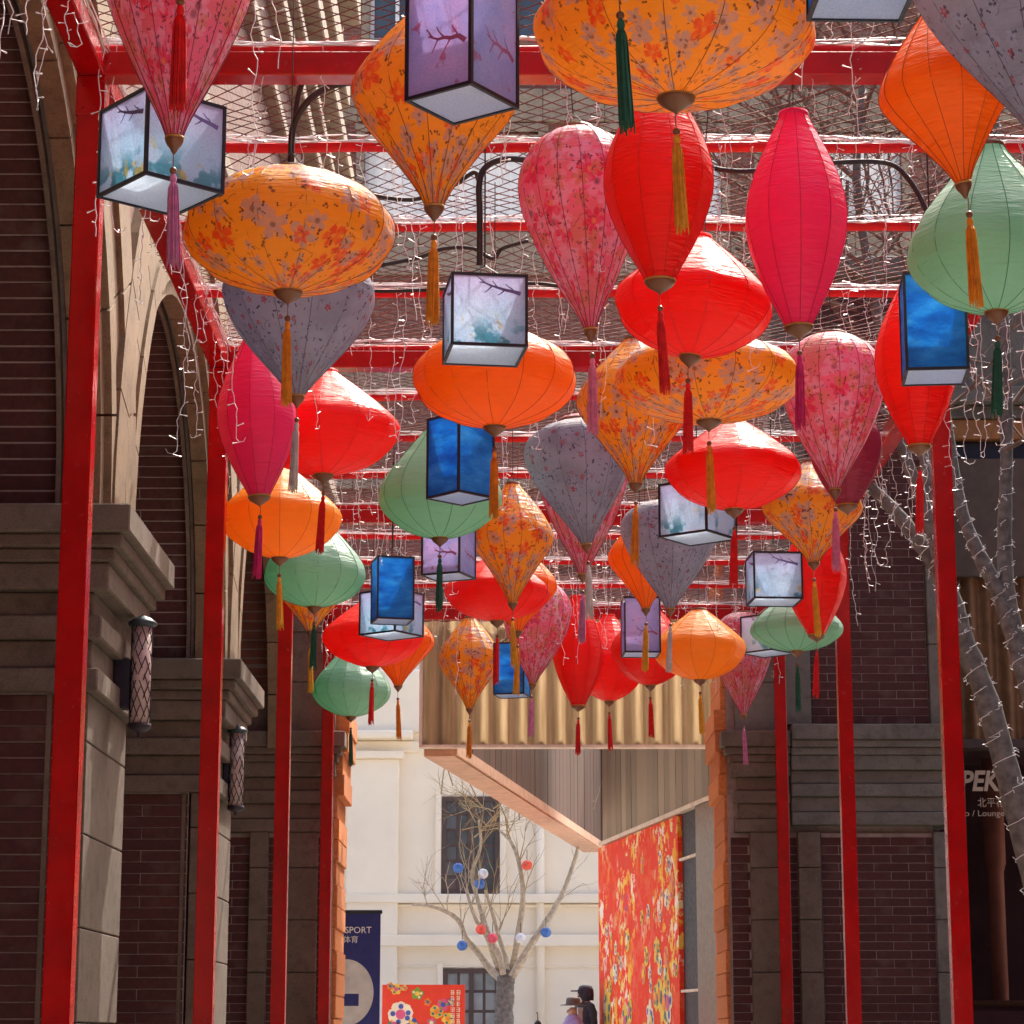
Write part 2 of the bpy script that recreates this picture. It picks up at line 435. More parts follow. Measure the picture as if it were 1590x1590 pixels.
JAMB = brick_mat('sunlit_jamb_block', (0.62, 0.19, 0.05), (0.78, 0.30, 0.09))  # orange of the light on the jambs put into the base colour
RED = plain('red_paint', (0.44, 0.001, 0.003), 0.20, vary=.16, bmp=.012, bscale=10, spec=.40)
REDPIPE = plain('lit_red_paint', (0.70, 0.004, 0.007), 0.40, vary=.15, spec=.35)  # brighter red: the stronger light on the pipes put into the colour
BLACK = plain('black_frame', (0.012, 0.014, 0.030), 0.5)
CABLE = plain('black_cable', (0.016, 0.015, 0.018), 0.45, vary=.3)
WIRE = plain('white_wire', (0.78, 0.78, 0.82), 0.35, vary=.1)
BULB = plain('clear_bulb', (0.80, 0.80, 0.84), 0.15)
NET = plain('rusty_net', (0.17, 0.045, 0.040), 0.7, vary=.4, nscale=3)
CAPW = plain('turned_wood', (0.20, 0.075, 0.03), 0.4, vary=.25, coat=.2)
GOLD = plain('gold_trim', (0.50, 0.26, 0.06), 0.4, metal=.3)
RIBM = {k: plain('rib_' + k, c, .6) for k, c in dict(fyellow=(.26,.10,.02), orange=(.34,.07,.01), yellow=(.45,.16,.01), red=(.5,.012,.01), hotpink=(.45,.01,.06), plum=(.2,.02,.05), fpink=(.20,.05,.08), fgrey=(.12,.11,.14), green=(.05,.16,.09)).items()}
BARK = plain('bark', (0.15, 0.14, 0.135), 0.9, vary=.4, nscale=14, bmp=.6, bscale=30)
BARKL = plain('pale_bark', (0.42, 0.37, 0.29), 0.9, vary=.3, nscale=14, bmp=.5, bscale=30)
TWIG = plain('sunlit_twig', (0.36, 0.27, 0.14), 0.8)  # golden sunlight on the far twigs put into the colour
TWIGD = plain('brown_twig', (0.17, 0.11, 0.085), 0.85, vary=.4)
STEEL = sheet_mat()
TRIM = plain('pale_trim', (0.72, 0.62, 0.53), 0.5)
SOFFIT = plain('reflected_light_soffit', (0.60, 0.36, 0.25), .6)  # pinkish reflected sunlight put into the colour
DKWOOD = wood_mat('brown_boards', (0.085, 0.038, 0.024), .3)
GRWOOD = wood_mat('grey_boards', (0.34, 0.27, 0.20), .9)
GLASS = glass_mat('dark_glass', (0.05, 0.06, 0.075))
GLASSB = plain('shop_glass', (0.050, 0.026, 0.034), .35, vary=.6, nscale=1.5, spec=.3)
FRAME = plain('window_frame', (0.08, 0.05, 0.045), .5)
CURTAIN = plain('white_curtain', (0.88, 0.88, 0.86), .8, vary=.05)
TEXTW = plain('cream_lettering', (0.66, 0.52, 0.40), .5)
WHITE = plain('white_print', (0.70, 0.70, 0.72), .6)
GREYP = plain('grey_print', (0.50, 0.49, 0.50), .6)
NAVY = plain('navy_banner', (0.010, 0.016, 0.14), .6)
BANRED = plain('red_banner', (0.80, 0.055, 0.025), .5, vary=.06)
DRAPE = plain('brown_drape', (0.24, 0.125, 0.06), .6, vary=.25)
BROWNP = plain('brown_panel', (0.115, 0.08, 0.06), .6)
AMBER = plain('orange_band', (0.40, 0.18, 0.06), .6)
LATT = plain('lamp_lattice', (0.022, 0.016, 0.03), .5)
LAMPG = plain('lamp_shade_glass', (0.60, 0.48, 0.46), .3)
VERD = plain('lamp_cap_metal', (0.06, 0.085, 0.10), .45, metal=.4)
def pane_mat():
    m, nt, b = new_mat('clear_shop_pane')
    t_ = N(nt, 'ShaderNodeBsdfTransparent'); t_.inputs[0].default_value = (.75, .70, .72, 1); gl_ = N(nt, 'ShaderNodeBsdfGlossy'); gl_.inputs['Roughness'].default_value = .03
    fr_ = N(nt, 'ShaderNodeFresnel'); fr_.inputs[0].default_value = 1.5
    mx = N(nt, 'ShaderNodeMixShader'); nt.links.new(fr_.outputs[0], mx.inputs[0]); nt.links.new(t_.outputs[0], mx.inputs[1]); nt.links.new(gl_.outputs[0], mx.inputs[2])
    nt.links.new(mx.outputs[0], nt.nodes['Material Output'].inputs['Surface']); return m
PANE = pane_mat()
REFL_RED = plain('reflection_red', (0.55, 0.22, 0.13), .6); PLUMW = plain('reflection_plum', (0.22, 0.11, 0.15), .5)  # colours of the reddish reflections in the shop glass
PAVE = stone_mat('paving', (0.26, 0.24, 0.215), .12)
PT = {k: plain('tassel_' + k, c, .75, vary=.2, nscale=30) for k, c in dict(
    orange=(0.90, 0.32, 0.02), gold=(0.85, 0.38, 0.03), yellow=(0.92, 0.46, 0.04), red=(0.80, 0.015, 0.018), pink=(0.80, 0.24, 0.42),
    mauve=(0.68, 0.24, 0.46), magenta=(0.66, 0.02, 0.16), green=(0.02, 0.13, 0.085), grey=(0.66, 0.62, 0.60)).items()}
FAB = dict(
    fyellow=fabric('silk_yellow_blossom', 'yellow', (0.88, 0.45, 0.03), (1.0, 0.74, 0.28)),
    orange=fabric('silk_orange', 'plain', (0.88, 0.27, 0.010), (0.92, 0.20, 0.002)),
    yellow=fabric('silk_yellow', 'plain', (0.90, 0.42, 0.03), (0.98, 0.32, 0.006)),
    red=fabric('silk_red', 'plain', (0.90, 0.018, 0.012), (0.88, 0.008, 0.002)),
    hotpink=fabric('silk_hot_pink', 'plain', (0.86, 0.05, 0.26), (0.86, 0.004, 0.07)),
    plum=fabric('silk_plum', 'plain', (0.40, 0.05, 0.13), (0.45, 0.02, 0.06)),
    fpink=fabric('silk_pink_blossom', 'pink', (0.84, 0.24, 0.40), (1.0, 0.68, 0.82)),
    fgrey=fabric('silk_grey_blossom', 'grey', (0.42, 0.42, 0.50), (0.90, 0.90, 1.0)),
    green=fabric('silk_green', 'plain', (0.46, 0.68, 0.58), (0.18, 0.56, 0.34)))
PAPER = {k: paper('paper_' + k, k) for k in ('white', 'purple', 'blue', 'base')}
PRINT_B = plain('blue_branch_print', (0.16, 0.14, 0.40), .6)
PRINT_R = plain('plum_branch_print', (0.36, 0.10, 0.24), .6)

# ------------------------------------------------------------------ ground
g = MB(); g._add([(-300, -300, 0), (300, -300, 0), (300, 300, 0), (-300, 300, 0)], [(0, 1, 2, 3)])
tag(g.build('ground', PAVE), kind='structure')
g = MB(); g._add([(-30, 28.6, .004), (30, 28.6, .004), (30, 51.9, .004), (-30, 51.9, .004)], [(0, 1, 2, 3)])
tag(g.build('bounce_paving', stone_mat('pale_bounce_granite', (0.62, 0.57, 0.48), .1)), kind='structure')  # pale unseen strip added to bounce light onto the far wall and mural

# ------------------------------------------------------------------ brick helper: a flat camera-facing field of bricks
BL, BH, BJ = 0.38, 0.094, 0.008
BRICK_MESH = {}
def brick_mesh(l, h, d=0.06):
    k = (round(l, 3), round(h, 3))
    if k not in BRICK_MESH:
        BRICK_MESH[k] = MB().chbox(-l/2, l/2, 0, d, -h/2, h/2, .004).mesh('brick', BRICK)
    return BRICK_MESH[k]
def brick_field(parent, x0, x1, z0, z1, yf, holes=(), limit=300, keep=None):
    """bricks with their face at yf (facing -Y) over x0..x1, z0..z1"""
    spots = []
    r = 0; z = z0
    while z + BH <= z1 + 0.02:
        x = x0 - (BL / 2 if r % 2 else 0)
        while x < x1:
            a, b = max(x, x0), min(x + BL, x1)
            if b - a > 0.05:
                cx, cz = (a + b) / 2, z + BH / 2
                if not any(h[0] - .02 < b and a < h[1] + .02 and h[2] - .02 < z + BH and z < h[3] + .02 for h in holes):
                    spots.append((cx, cz, b - a))
            x += BL
        z += BH; r += 1
    spots.sort(key=lambda s: (0 if (keep is None or keep(s)) else 1, s[1]))
    rest = MB()
    for i, (cx, cz, l) in enumerate(spots):
        dy = random.uniform(-.0025, .0025)
        if i < limit:
            link('brick', brick_mesh(l - BJ, BH - BJ), parent, (cx, yf + dy, cz))
        else:
            rest.box(cx-(l-BJ)/2, cx+(l-BJ)/2, yf+dy, yf+.06, cz-(BH-BJ)/2, cz+(BH-BJ)/2)
    bed = MB()
    for za in sorted(set([z0] + [h[3] for h in holes if z0 < h[3] < z1])):
        pass
    if not holes: bed.box(x0, x1, yf + .0075, yf + .05, z0, z1).build('mortar_bed', MORTAR, parent)
    if rest.f:
        tag(rest.build('brickwork', BRICK, parent), kind='stuff')

MOULD = [(0.00, 0.17, 0.25), (0.17, 0.25, 0.20), (0.25, 0.33, 0.15), (0.33, 0.49, 0.115), (0.49, 0.64, 0.015), (0.64, 0.78, 0.075), (0.78, 0.95, 0.012), (0.95, 1.09, 0.06)]
def capital(parent, x0, x1, y0, y1, ztop, sides='fr', mat=STONE, s=1.0, start=0):
    """stepped stone mouldings round the head of a pier; sides: f front, r right, l left"""
    for (a, b, p) in MOULD[start:]:
        p *= s
        xa = x0 - (p if 'l' in sides else 0); xb = x1 + (p if 'r' in sides else 0)
        MB().chbox(xa, xb, y0 - (p if 'f' in sides else 0), y1 + (p if 'b' in sides else 0), ztop - b + .001, ztop - a - .001, .010).build('moulding', mat, parent)

# ------------------------------------------------------------------ left building with its arcade
XL = -2.5
left = thing('arcade_building', 'dark brick arcade building with granite arches along the left of the walk', 'building', (-6, 14, 0))
left.location = (0, 0, 0)
ZS = 4.08
RY, RZ = 2.30, 2.42
piers = [(8.30, 9.75), (14.35, 15.80), (20.40, 21.85)]
bays = [(7.45 - 1.45 - 2.3 + 2.3 + 1.25, 0)]
arch_c = [6.0, 12.05, 18.10, 24.35]
# wall above the arches, with the arch openings cut out of one outline
def arc_pts(c, n=20, rad=1.0):
    return [(c + RY * rad * math.cos(math.pi * i / n), ZS + RZ * rad * math.sin(math.pi * i / n)) for i in range(n + 1)]
w = MB()
TOPZ = 17.5
for c, y0, y1 in ((6.0, 3.0, 9.03), (12.05, 9.03, 15.07), (18.10, 15.07, 21.12), (24.35, 21.12, 34.0)):
    pts = arc_pts(c, 20, 1.13)
    poly = [(y1, TOPZ), (y0, TOPZ), (y0, ZS)] + list(reversed(pts)) + [(y1, ZS)]
    # strips between arch and top: quads
    for i in range(20):
        (ya, za), (yb, zb) = pts[i], pts[i + 1]
        w.prism([(yb, zb), (ya, za), (ya, TOPZ), (yb, TOPZ)], XL - 0.75, XL, 'x')
    w.box(XL - .75, XL, y0, pts[-1][0], ZS, TOPZ); w.box(XL - .75, XL, pts[0][0], y1, ZS, TOPZ)
w.box(XL - .75, XL, -30, 3.0, 0, TOPZ)
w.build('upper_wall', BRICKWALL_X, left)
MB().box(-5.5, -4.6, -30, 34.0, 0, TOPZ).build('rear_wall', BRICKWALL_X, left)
MB().box(-5.5, XL - .05, -30, 34.0, TOPZ, TOPZ + .4).build('roof', STONE, left)
MB().box(-4.6, XL - .76, -30, 34.0, 7.4, 7.6).build('arcade_ceiling', MORTAR, left)
# stone arch rings, each voussoir its own block, with a smaller roll moulding inside
for c in arch_c[1:]:
    n = 13
    for i in range(n):
        a0, a1 = math.pi * (i + .012) / n, math.pi * (i + .988) / n
        q = lambda r, a: (c + RY * r * math.cos(a), ZS + RZ * r * math.sin(a))
        am = (a0 + a1) / 2
        b = MB()
        for (s0, s1, xo) in ((1.0, 1.055, -0.05), (1.055, 1.115, 0.0), (1.115, 1.19, 0.045), (1.19, 1.33, 0.022), (1.33, 1.50, 0.055)):
            b.prism([q(s1, a0), q(s1, am), q(s1, a1), q(s0, a1), q(s0, am), q(s0, a0)], XL - .17, XL + xo + .004 * arch_c.index(c), 'x')
        b.build('voussoir', ARCHST, left)
# the brick faces of the piers and of the vault soffits, seen from the front
for k, (y0, y1) in enumerate(piers):
    p = link('pier', MB().box(XL - 1.4, XL - .19, y0 + .029, y1 - .02, 0, ZS).mesh('pier_core', MORTAR), left)
    # stone corner blocks
    z = 0.0
    while z < ZS - 1.15:
        h = min(.54, ZS - 1.09 - z)
        MB().chbox(XL - .17, XL, y0, y1, z + .004, z + h - .004, .006).build('stone_block', STONE, left)
        z += .54
    capital(left, XL - 1.3, XL, y0, y1, ZS, 'frb')
    if k == 0: continue
    rest = MB(); cnt = 0
    # courses up the pier below the capital, and up the soffit above it
    z = ZS - 1.10 - BH; r = 0
    while z > 0.7:
        for j in range(3):
            off = (.0 if r % 2 else .19)
            xa = XL - .195 - j * BL - (off if j else 0); xb = XL - .195 - (j + 1) * BL - off
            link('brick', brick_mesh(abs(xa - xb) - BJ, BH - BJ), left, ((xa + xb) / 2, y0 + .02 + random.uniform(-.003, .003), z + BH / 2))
        z -= BH; r += 1
    c = arch_c[k]
    L = 0; s = 0.0; th = 0.0
    while th < math.pi / 2 * .97:
        yy, zz = c + RY * 1.035 * math.cos(th), ZS + RZ * 1.035 * math.sin(th)
        ty, tz = -RY * math.sin(th), RZ * math.cos(th)
        ang = math.atan2(-ty, tz)           # lean of the course towards the camera
        for j in range(3):
            off = (.0 if r % 2 else .19)
            xa = XL - .25 - j * BL - (off if j else 0); xb = XL - .25 - (j + 1) * BL - off
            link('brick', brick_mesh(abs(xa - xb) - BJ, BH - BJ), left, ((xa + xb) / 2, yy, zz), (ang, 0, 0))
        th += BH / math.hypot(ty, tz); r += 1
    # mortar bed of the vault
    v = MB(); n = 14
    for i in range(n):
        a0, a1 = math.pi / 2 * i / n, math.pi / 2 * (i + 1) / n
        q = lambda r_, a: (c + RY * r_ * math.cos(a), ZS + RZ * r_ * math.sin(a))
        v.prism([q(1.0388, a0), q(1.0388, a1), q(1.10, a1), q(1.10, a0)][::-1], XL - 1.5, XL - .19, 'x')
    v.build('vault_bed', MORTAR, left)
    # pale edge strip beside the groove
    e = MB()
    for i in range(n):
        a0, a1 = math.pi / 2 * i / n, math.pi / 2 * (i + 1) / n
        e.prism([q(1.005, a0), q(1.005, a1), q(1.06, a1), q(1.06, a0)][::-1], XL - .245, XL - .215, 'x')
    e.box(XL - .245, XL - .215, y0 + .01, y0 + .1, 0, ZS - 1.1)
    e.build('edge_strip', STONE, left)
# string courses high on the wall
for z, h, p, m in ((8.1, .22, .10, CREAM), (10.3, .16, .12, CREAM), (11.35, .20, .16, CREAM), (12.35, .16, .10, CREAM), (13.0, .30, .20, CREAM), (14.3, .5, .12, CREAM), (15.6, .9, .26, CREAM)):
    MB().chbox(XL - .1, XL + p, 3.0, 33.9, z, z + h, .02).build('string_course', m, left)

# unseen block added behind the viewer to cut skylight on the walk
MB().box(-5.5, 16, -22, -16, 0, TOPZ).build('sky_block_rear', BRICK, left)
# wall lamps on the arcade piers
def wall_lamp(px, ytop, ybot, Y, label):
    t = at_y(px, ytop, Y); b = at_y(px, ybot, Y)
    o = thing('wall_lamp', label, 'wall lamp', (t.x, Y, b.z), 0, 'cylinder lamps on the arcade piers')
    H = t.z - b.z; r = .066
    MB().lathe([(r*.93, 0.03), (r*.93, H - .06)], 24).build('lamp_shade', LAMPG, o, True)
    lat = MB(); n = 9
    zA, zB = .035, H - .07
    for k in range(n):
        for d in (1, -1):
            m_ = 16
            seg = [((r) * math.cos(2*math.pi*k/n + d * 3.6 * i / m_), (r) * math.sin(2*math.pi*k/n + d * 3.6 * i / m_), zA + (zB - zA) * i / m_) for i in range(m_ + 1)]
            i = 0 if d == 1 else 1
            while i < m_:      # basket weave: every bar is broken where a crossing bar passes over
                lat.tube(seg[i:min(i + 4, m_ + 1)], .0030, 4); i += 3 if (i + k) % 2 else 4
    lat.build('lattice', LATT, o)
    MB().lathe([(r*1.06, H-.07), (r*1.38, H-.055), (r*1.36, H-.04), (r*.8, H-.012), (r*.3, H), (.004, H+.012)], 24).build('lamp_cap', VERD, o, True)
    MB().lathe([(.006, -.045), (.014, -.03), (.010, -.018), (r*.8, -.005), (r*1.12, .01), (r*1.12, .035)], 24).build('lamp_base', LATT, o, True)
    MB().chbox(XL + .012 - t.x, -r * .96, -.07, .07, H * .18, H * .62, .01).build('bracket', BLACK, o)
    return o
wall_lamp(222, 957, 1133, 15.2, 'lattice cylinder lamp on the nearest arcade pier')
wall_lamp(369, 1127, 1258, 21.1, 'lattice cylinder lamp on the second arcade pier, smaller in view')

# ------------------------------------------------------------------ gate piers and the brick front above the passage
YG = 26.9
gate = thing('gate_building', 'brick and granite gate building closing the end of the walk', 'building')
def gx(px, Y=YG): return (px - 795) / F * CT * Y / 1.0 * 1.0 / (CT * CT)     # side offset near the horizon
ZG = 4.28
def stone_col(x0, x1, y0, y1, z0, z1, mat=STONE, step=.56):
    z = z0
    while z < z1 - .05:
        h = min(step, z1 - z)
        MB().chbox(x0, x1, y0, y1, z + .004, z + h - .004, .007).build('stone_block', mat, gate); z += step
YB = YG + 1.5
# left gate pier
lj = -1.93
MB().box(-5, lj - .03, YG + .10, YB - .02, 0, 6.3).build('pier_core', MORTAR, gate)
stone_col(-2.46, -2.12, YG - .03, YG + .5, 0, ZG - 1.09)
stone_col(-2.86, -2.66, YG - .05, YG + .5, 0, ZG - 1.09)
brick_field(gate, -2.66, -2.46, .6, ZG - 1.1, YG + .04)
brick_field(gate, -2.12, lj - .03, .6, ZG - 1.1, YG + .04)
brick_field(gate, -4.0, -2.86, .6, ZG - 1.1, YG + .04)
capital(gate, -4.2, lj - .1, YG, YG + .6, ZG, 'fr', STONE, .8)
stone_col(-3.2, lj - .02, YG - .02, YG + .6, ZG, 6.3, STONE)
# jamb of stepped blocks, orange sunlight put into their colour
z = 0.0; k = 0
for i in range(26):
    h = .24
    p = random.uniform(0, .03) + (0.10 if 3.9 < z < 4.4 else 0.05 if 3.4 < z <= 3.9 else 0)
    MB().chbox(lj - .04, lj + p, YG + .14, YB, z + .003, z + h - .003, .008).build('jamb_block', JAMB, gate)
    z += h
# right gate pier
rj = 2.34
MB().box(3.0, 4.62, YG + .10, YB - .02, 6.31, 9.5).build('pier_core', MORTAR, gate)
MB().box(rj + .03, 4.62, YG + .10, YB - .02, 0, 6.3).build('pier_core', MORTAR, gate)
z = 0.0
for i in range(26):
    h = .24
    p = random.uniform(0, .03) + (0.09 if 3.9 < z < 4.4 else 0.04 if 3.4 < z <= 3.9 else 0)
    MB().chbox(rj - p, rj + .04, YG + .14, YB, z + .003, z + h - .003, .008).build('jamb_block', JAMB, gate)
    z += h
brick_field(gate, rj + .05, 2.60, .6, ZG - 1.1, YG + .05)
stone_col(2.60, 3.0, YG - .03, YG + .5, 0, ZG - 1.09, STONE)
brick_field(gate, 3.0, 3.12, .6, ZG - 1.1, YG + .06)
stone_col(3.12, 3.36, YG - .07, YG + .5, 0, ZG - 1.09, STONE)
brick_field(gate, 3.38, 4.60, .6, ZG - 1.1, YG + .03)
stone_col(4.60, 4.78, YG - .05, YB, 0, ZG - 1.09, STONE_G)
capital(gate, rj + .15, 3.05, YG, YG + .6, ZG, 'fl', STONE, .8)
capital(gate, 3.06, 4.72, YG - .05, YG + .6, ZG + .07, 'f', STONE_G, .8)
capital(gate, 4.722, 4.76, YG + .02, YG + .6, ZG + .07, 'fr', STONE_G, .7)
# above the capitals on the right: stone jambs and a brick panel
stone_col(rj + .12, 2.95, YG - .02, YG + .5, ZG, 6.3, STONE_G)
stone_col(2.95, 3.30, YG - .05, YG + .5, ZG + .08, 9.5, STONE_G, .9)
stone_col(4.62, 4.80, YG - .05, YB, ZG + .08, 9.5, STONE_G, .9)
brick_field(gate, 3.31, 4.61, ZG + .10, 9.5, YG + .03)
MB().chbox(2.9, 4.85, YG - .12, YB, 9.5, 9.75, .02).build('coping', STONE_G, gate)
# tall brick building far beyond the gate, seen through the netting
YF = 60.0
bb = thing('brick_building', 'tall red brick building with cream bands and curtained windows seen through the netting', 'building')
def fz(py): return at_y(795, py, YF).z
def fx(px, py): return at_y(px, py, YF).x
zlow, ztop = 0.0, 27.0
wins = []
for (a, b, y0, y1) in ((566, 836, 352, 205), (905, 1120, 352, 205), (1185, 1400, 352, 205), (575, 700, 60, -80), (745, 900, 60, -80), (960, 1120, 60, -80)):
    wins.append((fx(a, (y0 + y1) / 2), fx(b, (y0 + y1) / 2), fz(y0), fz(y1)))
bands = [(fz(618), fz(556)), (fz(428), fz(362)), (fz(190), fz(140)), (fz(760), fz(745)), (fz(880), fz(865))]
fw = MB()
zs_ = sorted(set([zlow, ztop] + [w_[2] for w_ in wins] + [w_[3] for w_ in wins]))
for za, zb in zip(zs_[:-1], zs_[1:]):
    x = -12.0
    for w_ in sorted([w_ for w_ in wins if w_[2] < (za + zb) / 2 < w_[3]]):
        fw.box(x, w_[0], YF, YF + .6, za, zb); x = w_[1]
    fw.box(x, 14, YF, YF + .6, za, zb)
fw.build('wall', BRICKWALL_Y, bb)
MB().box(-12, 14, YF + 1.2, YF + 9, 0, ztop - .1).build('rear_mass', FRAME, bb)
for a, b in bands:
    x = -12
    while x < 14:
        MB().chbox(x + .006, x + 1.6 - .006, YF - .12, YF + .1, a, b, .02).build('band_stone', CREAM, bb); x += 1.6
for w_ in wins:
    wo = link('window', MB().box(w_[0], w_[1], YF + .40, YF + .42, w_[2], w_[3]).mesh('window_pane', GLASS), bb)
    fr = MB()
    for xx in (w_[0] + .05, (w_[0] * 2 + w_[1]) / 3, (w_[0] + w_[1] * 2) / 3, w_[1] - .05): fr.box(xx - .05, xx + .05, YF + .22, YF + .30, w_[2], w_[3])
    fr.box(w_[0], w_[1], YF + .21, YF + .29, w_[3] - .12, w_[3]); fr.box(w_[0], w_[1], YF + .21, YF + .29, w_[2], w_[2] + .10)
    fr.build('frame', WHITE, wo)
    cu = MB(); nn = 60; vs = []; fs = []
    for i in range(nn + 1):
        xx = w_[0] + .02 + (w_[1] - w_[0] - .04) * i / nn; yy = YF + .36 + .03 * math.sin(i * 1.15)
        vs += [(xx, yy, w_[2] + .02), (xx, yy, w_[3] - .02)]
    for i in range(nn): fs.append((2*i, 2*i+2, 2*i+3, 2*i+1))
    if fz(400) < w_[3] < fz(100): cu._add(vs, fs).build('curtain', CURTAIN, wo, True)
    for xx in (w_[0] - .22, w_[1]):
        MB().chbox(xx, xx + .22, YF - .06, YF + .12, w_[2], w_[3], .01).build('stone_jamb', CREAM, wo)
    MB().chbox(w_[0] - .26, w_[1] + .26, YF - .08, YF + .12, w_[3], w_[3] + .22, .012).build('lintel', CREAM, wo)

# ------------------------------------------------------------------ corrugated canopy, hanging board wall, mural wall
YC = 29.6
can = thing('canopy', 'corrugated metal canopy with hanging brown board wall beyond the gate', 'canopy')
pa, pb = at_y(652, 1157, YC), at_y(1140, 1157, YC)
zc0, zc1 = pa.z, at_y(795, 965, YC).z
cor = MB(); vs = []; fs = []
nn = 320
for i in range(nn + 1):
    xx = pa.x + .03 + (pb.x - pa.x + .3) * i / nn
    yy = YC + .05 * math.sin(2 * math.pi * (xx - pa.x) / .235)
    vs += [(xx, yy, zc0), (xx, yy, zc1)]
for i in range(nn): fs.append((2*i, 2*i+2, 2*i+3, 2*i+1))
cor._add(vs, fs).build('corrugated_sheet', STEEL, can, True)
MB().box(pa.x + .03, pb.x + .33, YC + .10, YC + .16, zc0, zc0 + .12).build('backing_rail', FRAME, can)
MB().box(pa.x + .03, pb.x + .33, YC + .10, YC + .16, zc1 - .1, zc1).build('backing_rail', FRAME, can)
MB().chbox(pa.x - .01, pa.x + .028, YC - .06, YC + .12, zc0 - .03, zc1, .006).build('edge_trim', TRIM, can)
MB().chbox(pa.x - .01, pb.x + .33, YC - .07, YC + .12, zc0 - .035, zc0 - .002, .006).build('edge_trim', TRIM, can)
xx = pa.x + .03 + .235 * .75
while xx < pb.x + .3:
    MB().box(xx - .042, xx + .042, YC + .062, YC + .095, zc0 + .02, zc1 - .02).build('shade_batten', FRAME, can); xx += .235  # strips added behind the sheet to block light into dark stripes
# brown board wall running back from the left end of the sheet to the corner
q0 = Vector((pa.x + .40, YC + .12)); zlo = zc0
far = at_h(926, 1313, zlo); q1 = Vector((far.x + .12, far.y))
dirn = (q1 - q0).normalized(); nrm2 = Vector((dirn.y, -dirn.x))
LEN = (q1 - q0).length
nb = 34
for i in range(nb):
    a = q0 + dirn * (LEN * i / nb + .01); b = q0 + dirn * (LEN * (i + 1) / nb - .01)
    off = nrm2 * random.uniform(0, .006)
    th = nrm2 * -.10
    MB().prism([(p_.x, p_.y) for p_ in (a + off, b + off, b + th, a + th)][::-1], zlo + .02, zlo + 2.6, 'z').build('board', DKWOOD, can)
und = MB(); sp = nrm2 * -.36; s0 = nrm2 * .02
und.prism([(p_.x, p_.y) for p_ in (q0 + s0, q1 + s0, q1 + sp, q0 + sp)][::-1], zlo - .12, zlo + .015, 'z').build('soffit', SOFFIT, can)
und = MB(); s1 = nrm2 * .05
und.prism([(p_.x, p_.y) for p_ in (q0 + s1, q1 + s1, q1 + s0, q0 + s0)][::-1], zlo - .10, zlo + .03, 'z').build('lower_rail', SOFFIT, can)
MB().box(q1.x + .02, q1.x + .16, q1.y - .2, q1.y, zlo - .2, zlo + 2.6).build('corner_post', TRIM, can)

# mural wall on the right, running from near the gate back to the left
ZM = 3.98
n0 = at_h(1112, 1238, ZM); n1 = at_h(936, 1312, ZM)
A = Vector((n0.x, n0.y)); B = Vector((n1.x, n1.y))
mw = thing('mural_wall', 'grey timber boarded wall with large red and gold printed mural below', 'wall')
dm = (B - A).normalized(); nm = Vector((dm.y, -dm.x))
if nm.dot(-A) < 0: nm = -nm
ML = (B - A).length
def wall_slab(name, t0, t1, z0, z1, d0, d1, mat, parent=mw):
    a, b = A + dm * t0, A + dm * t1
    P = [a + nm * d1, b + nm * d1, b + nm * d0, a + nm * d0]
    pl = [(p_.x, p_.y) for p_ in P]
    ar = sum(pl[i][0] * pl[(i+1) % 4][1] - pl[(i+1) % 4][0] * pl[i][1] for i in range(4))
    if ar > 0: pl = pl[::-1]
    return MB().prism(pl, z0, z1, 'z').build(name, mat, parent)
nb = 20
for i in range(nb):
    d = random.uniform(0, .012)
    wall_slab('board', ML * i / nb + .004, ML * (i + 1) / nb - .004, ZM + .05, ZM + 2.6, -.08, d, GRWOOD)
wall_slab('head_rail', -.05, ML + .1, ZM - .01, ZM + .045, -.1, .05, TRIM)
wall_slab('backing', 0, ML, 0, ZM + 2.6, -.3, -.09, FRAME)
# mural print: position along the wall from pixel columns
def t_at(px):
    # where the sight column px meets the wall plane
    d = ray(px, 1400); k = (px - 795) / F
    # solve A+dm*t with x/y = u/(dy) at height near 2.5
    lo, hi = -1.0, ML + 1.5
    for _ in range(40):
        mid = (lo + hi) / 2; p_ = A + dm * mid
        s_ = p_.x / (p_.y * CT + 1.0 * ST)
        if s_ > k: lo = mid
        else: hi = mid
    return (lo + hi) / 2
def mural_mat():
    m, nt, b = new_mat('mural_print')
    v = coords(nt, 0)
    tc = N(nt, 'ShaderNodeTexCoord')
    base = (0.86, 0.055, 0.025)
    vo = N(nt, 'ShaderNodeTexVoronoi'); vo.inputs['Scale'].default_value = 4.0; nt.links.new(v, vo.inputs['Vector'])
    cl = ramp(nt, vo.outputs['Color'], [(0.0, (0.90, 0.58, 0.10)), (0.35, (0.90, 0.76, 0.42)), (0.5, (0.80, 0.08, 0.05)), (0.62, (0.92, 0.86, 0.74)), (0.78, (0.92, 0.50, 0.05)), (0.95, (0.12, 0.16, 0.5)), (0.97, (0.75, 0.15, 0.30))], 'CONSTANT')
    pet = ramp(nt, noise(nt, v, 6, 5, .65), [(0.48, 0.0), (0.53, 1.0)])
    reg = ramp(nt, noise(nt, v, .7, 2, off=(3.3, 1, 2)), [(0.44, 0.1), (0.52, 1.0)])
    fm = mix(nt, 1.0, pet, reg, 'MULTIPLY')
    c = mix(nt, fm, base, cl)
    nt.links.new(c, b.inputs['Base Color']); b.inputs['Roughness'].default_value = .6; b.inputs['Specular IOR Level'].default_value = .15; return m
MURAL = mural_mat()
t_m = t_at(1056)
mp_ = wall_slab('mural', t_m, ML + .35, 0.05, ZM - .03, -.08, .012, MURAL)
wall_slab('glass_door', t_at(1086), t_m - .02, 0.05, ZM - .03, -.12, -.05, BLACK)
for zz in (ZM - .65, ZM - 2.4):
    wall_slab('door_bar', t_at(1086), t_m - .02, zz, zz + .035, -.05, .0, TRIM)
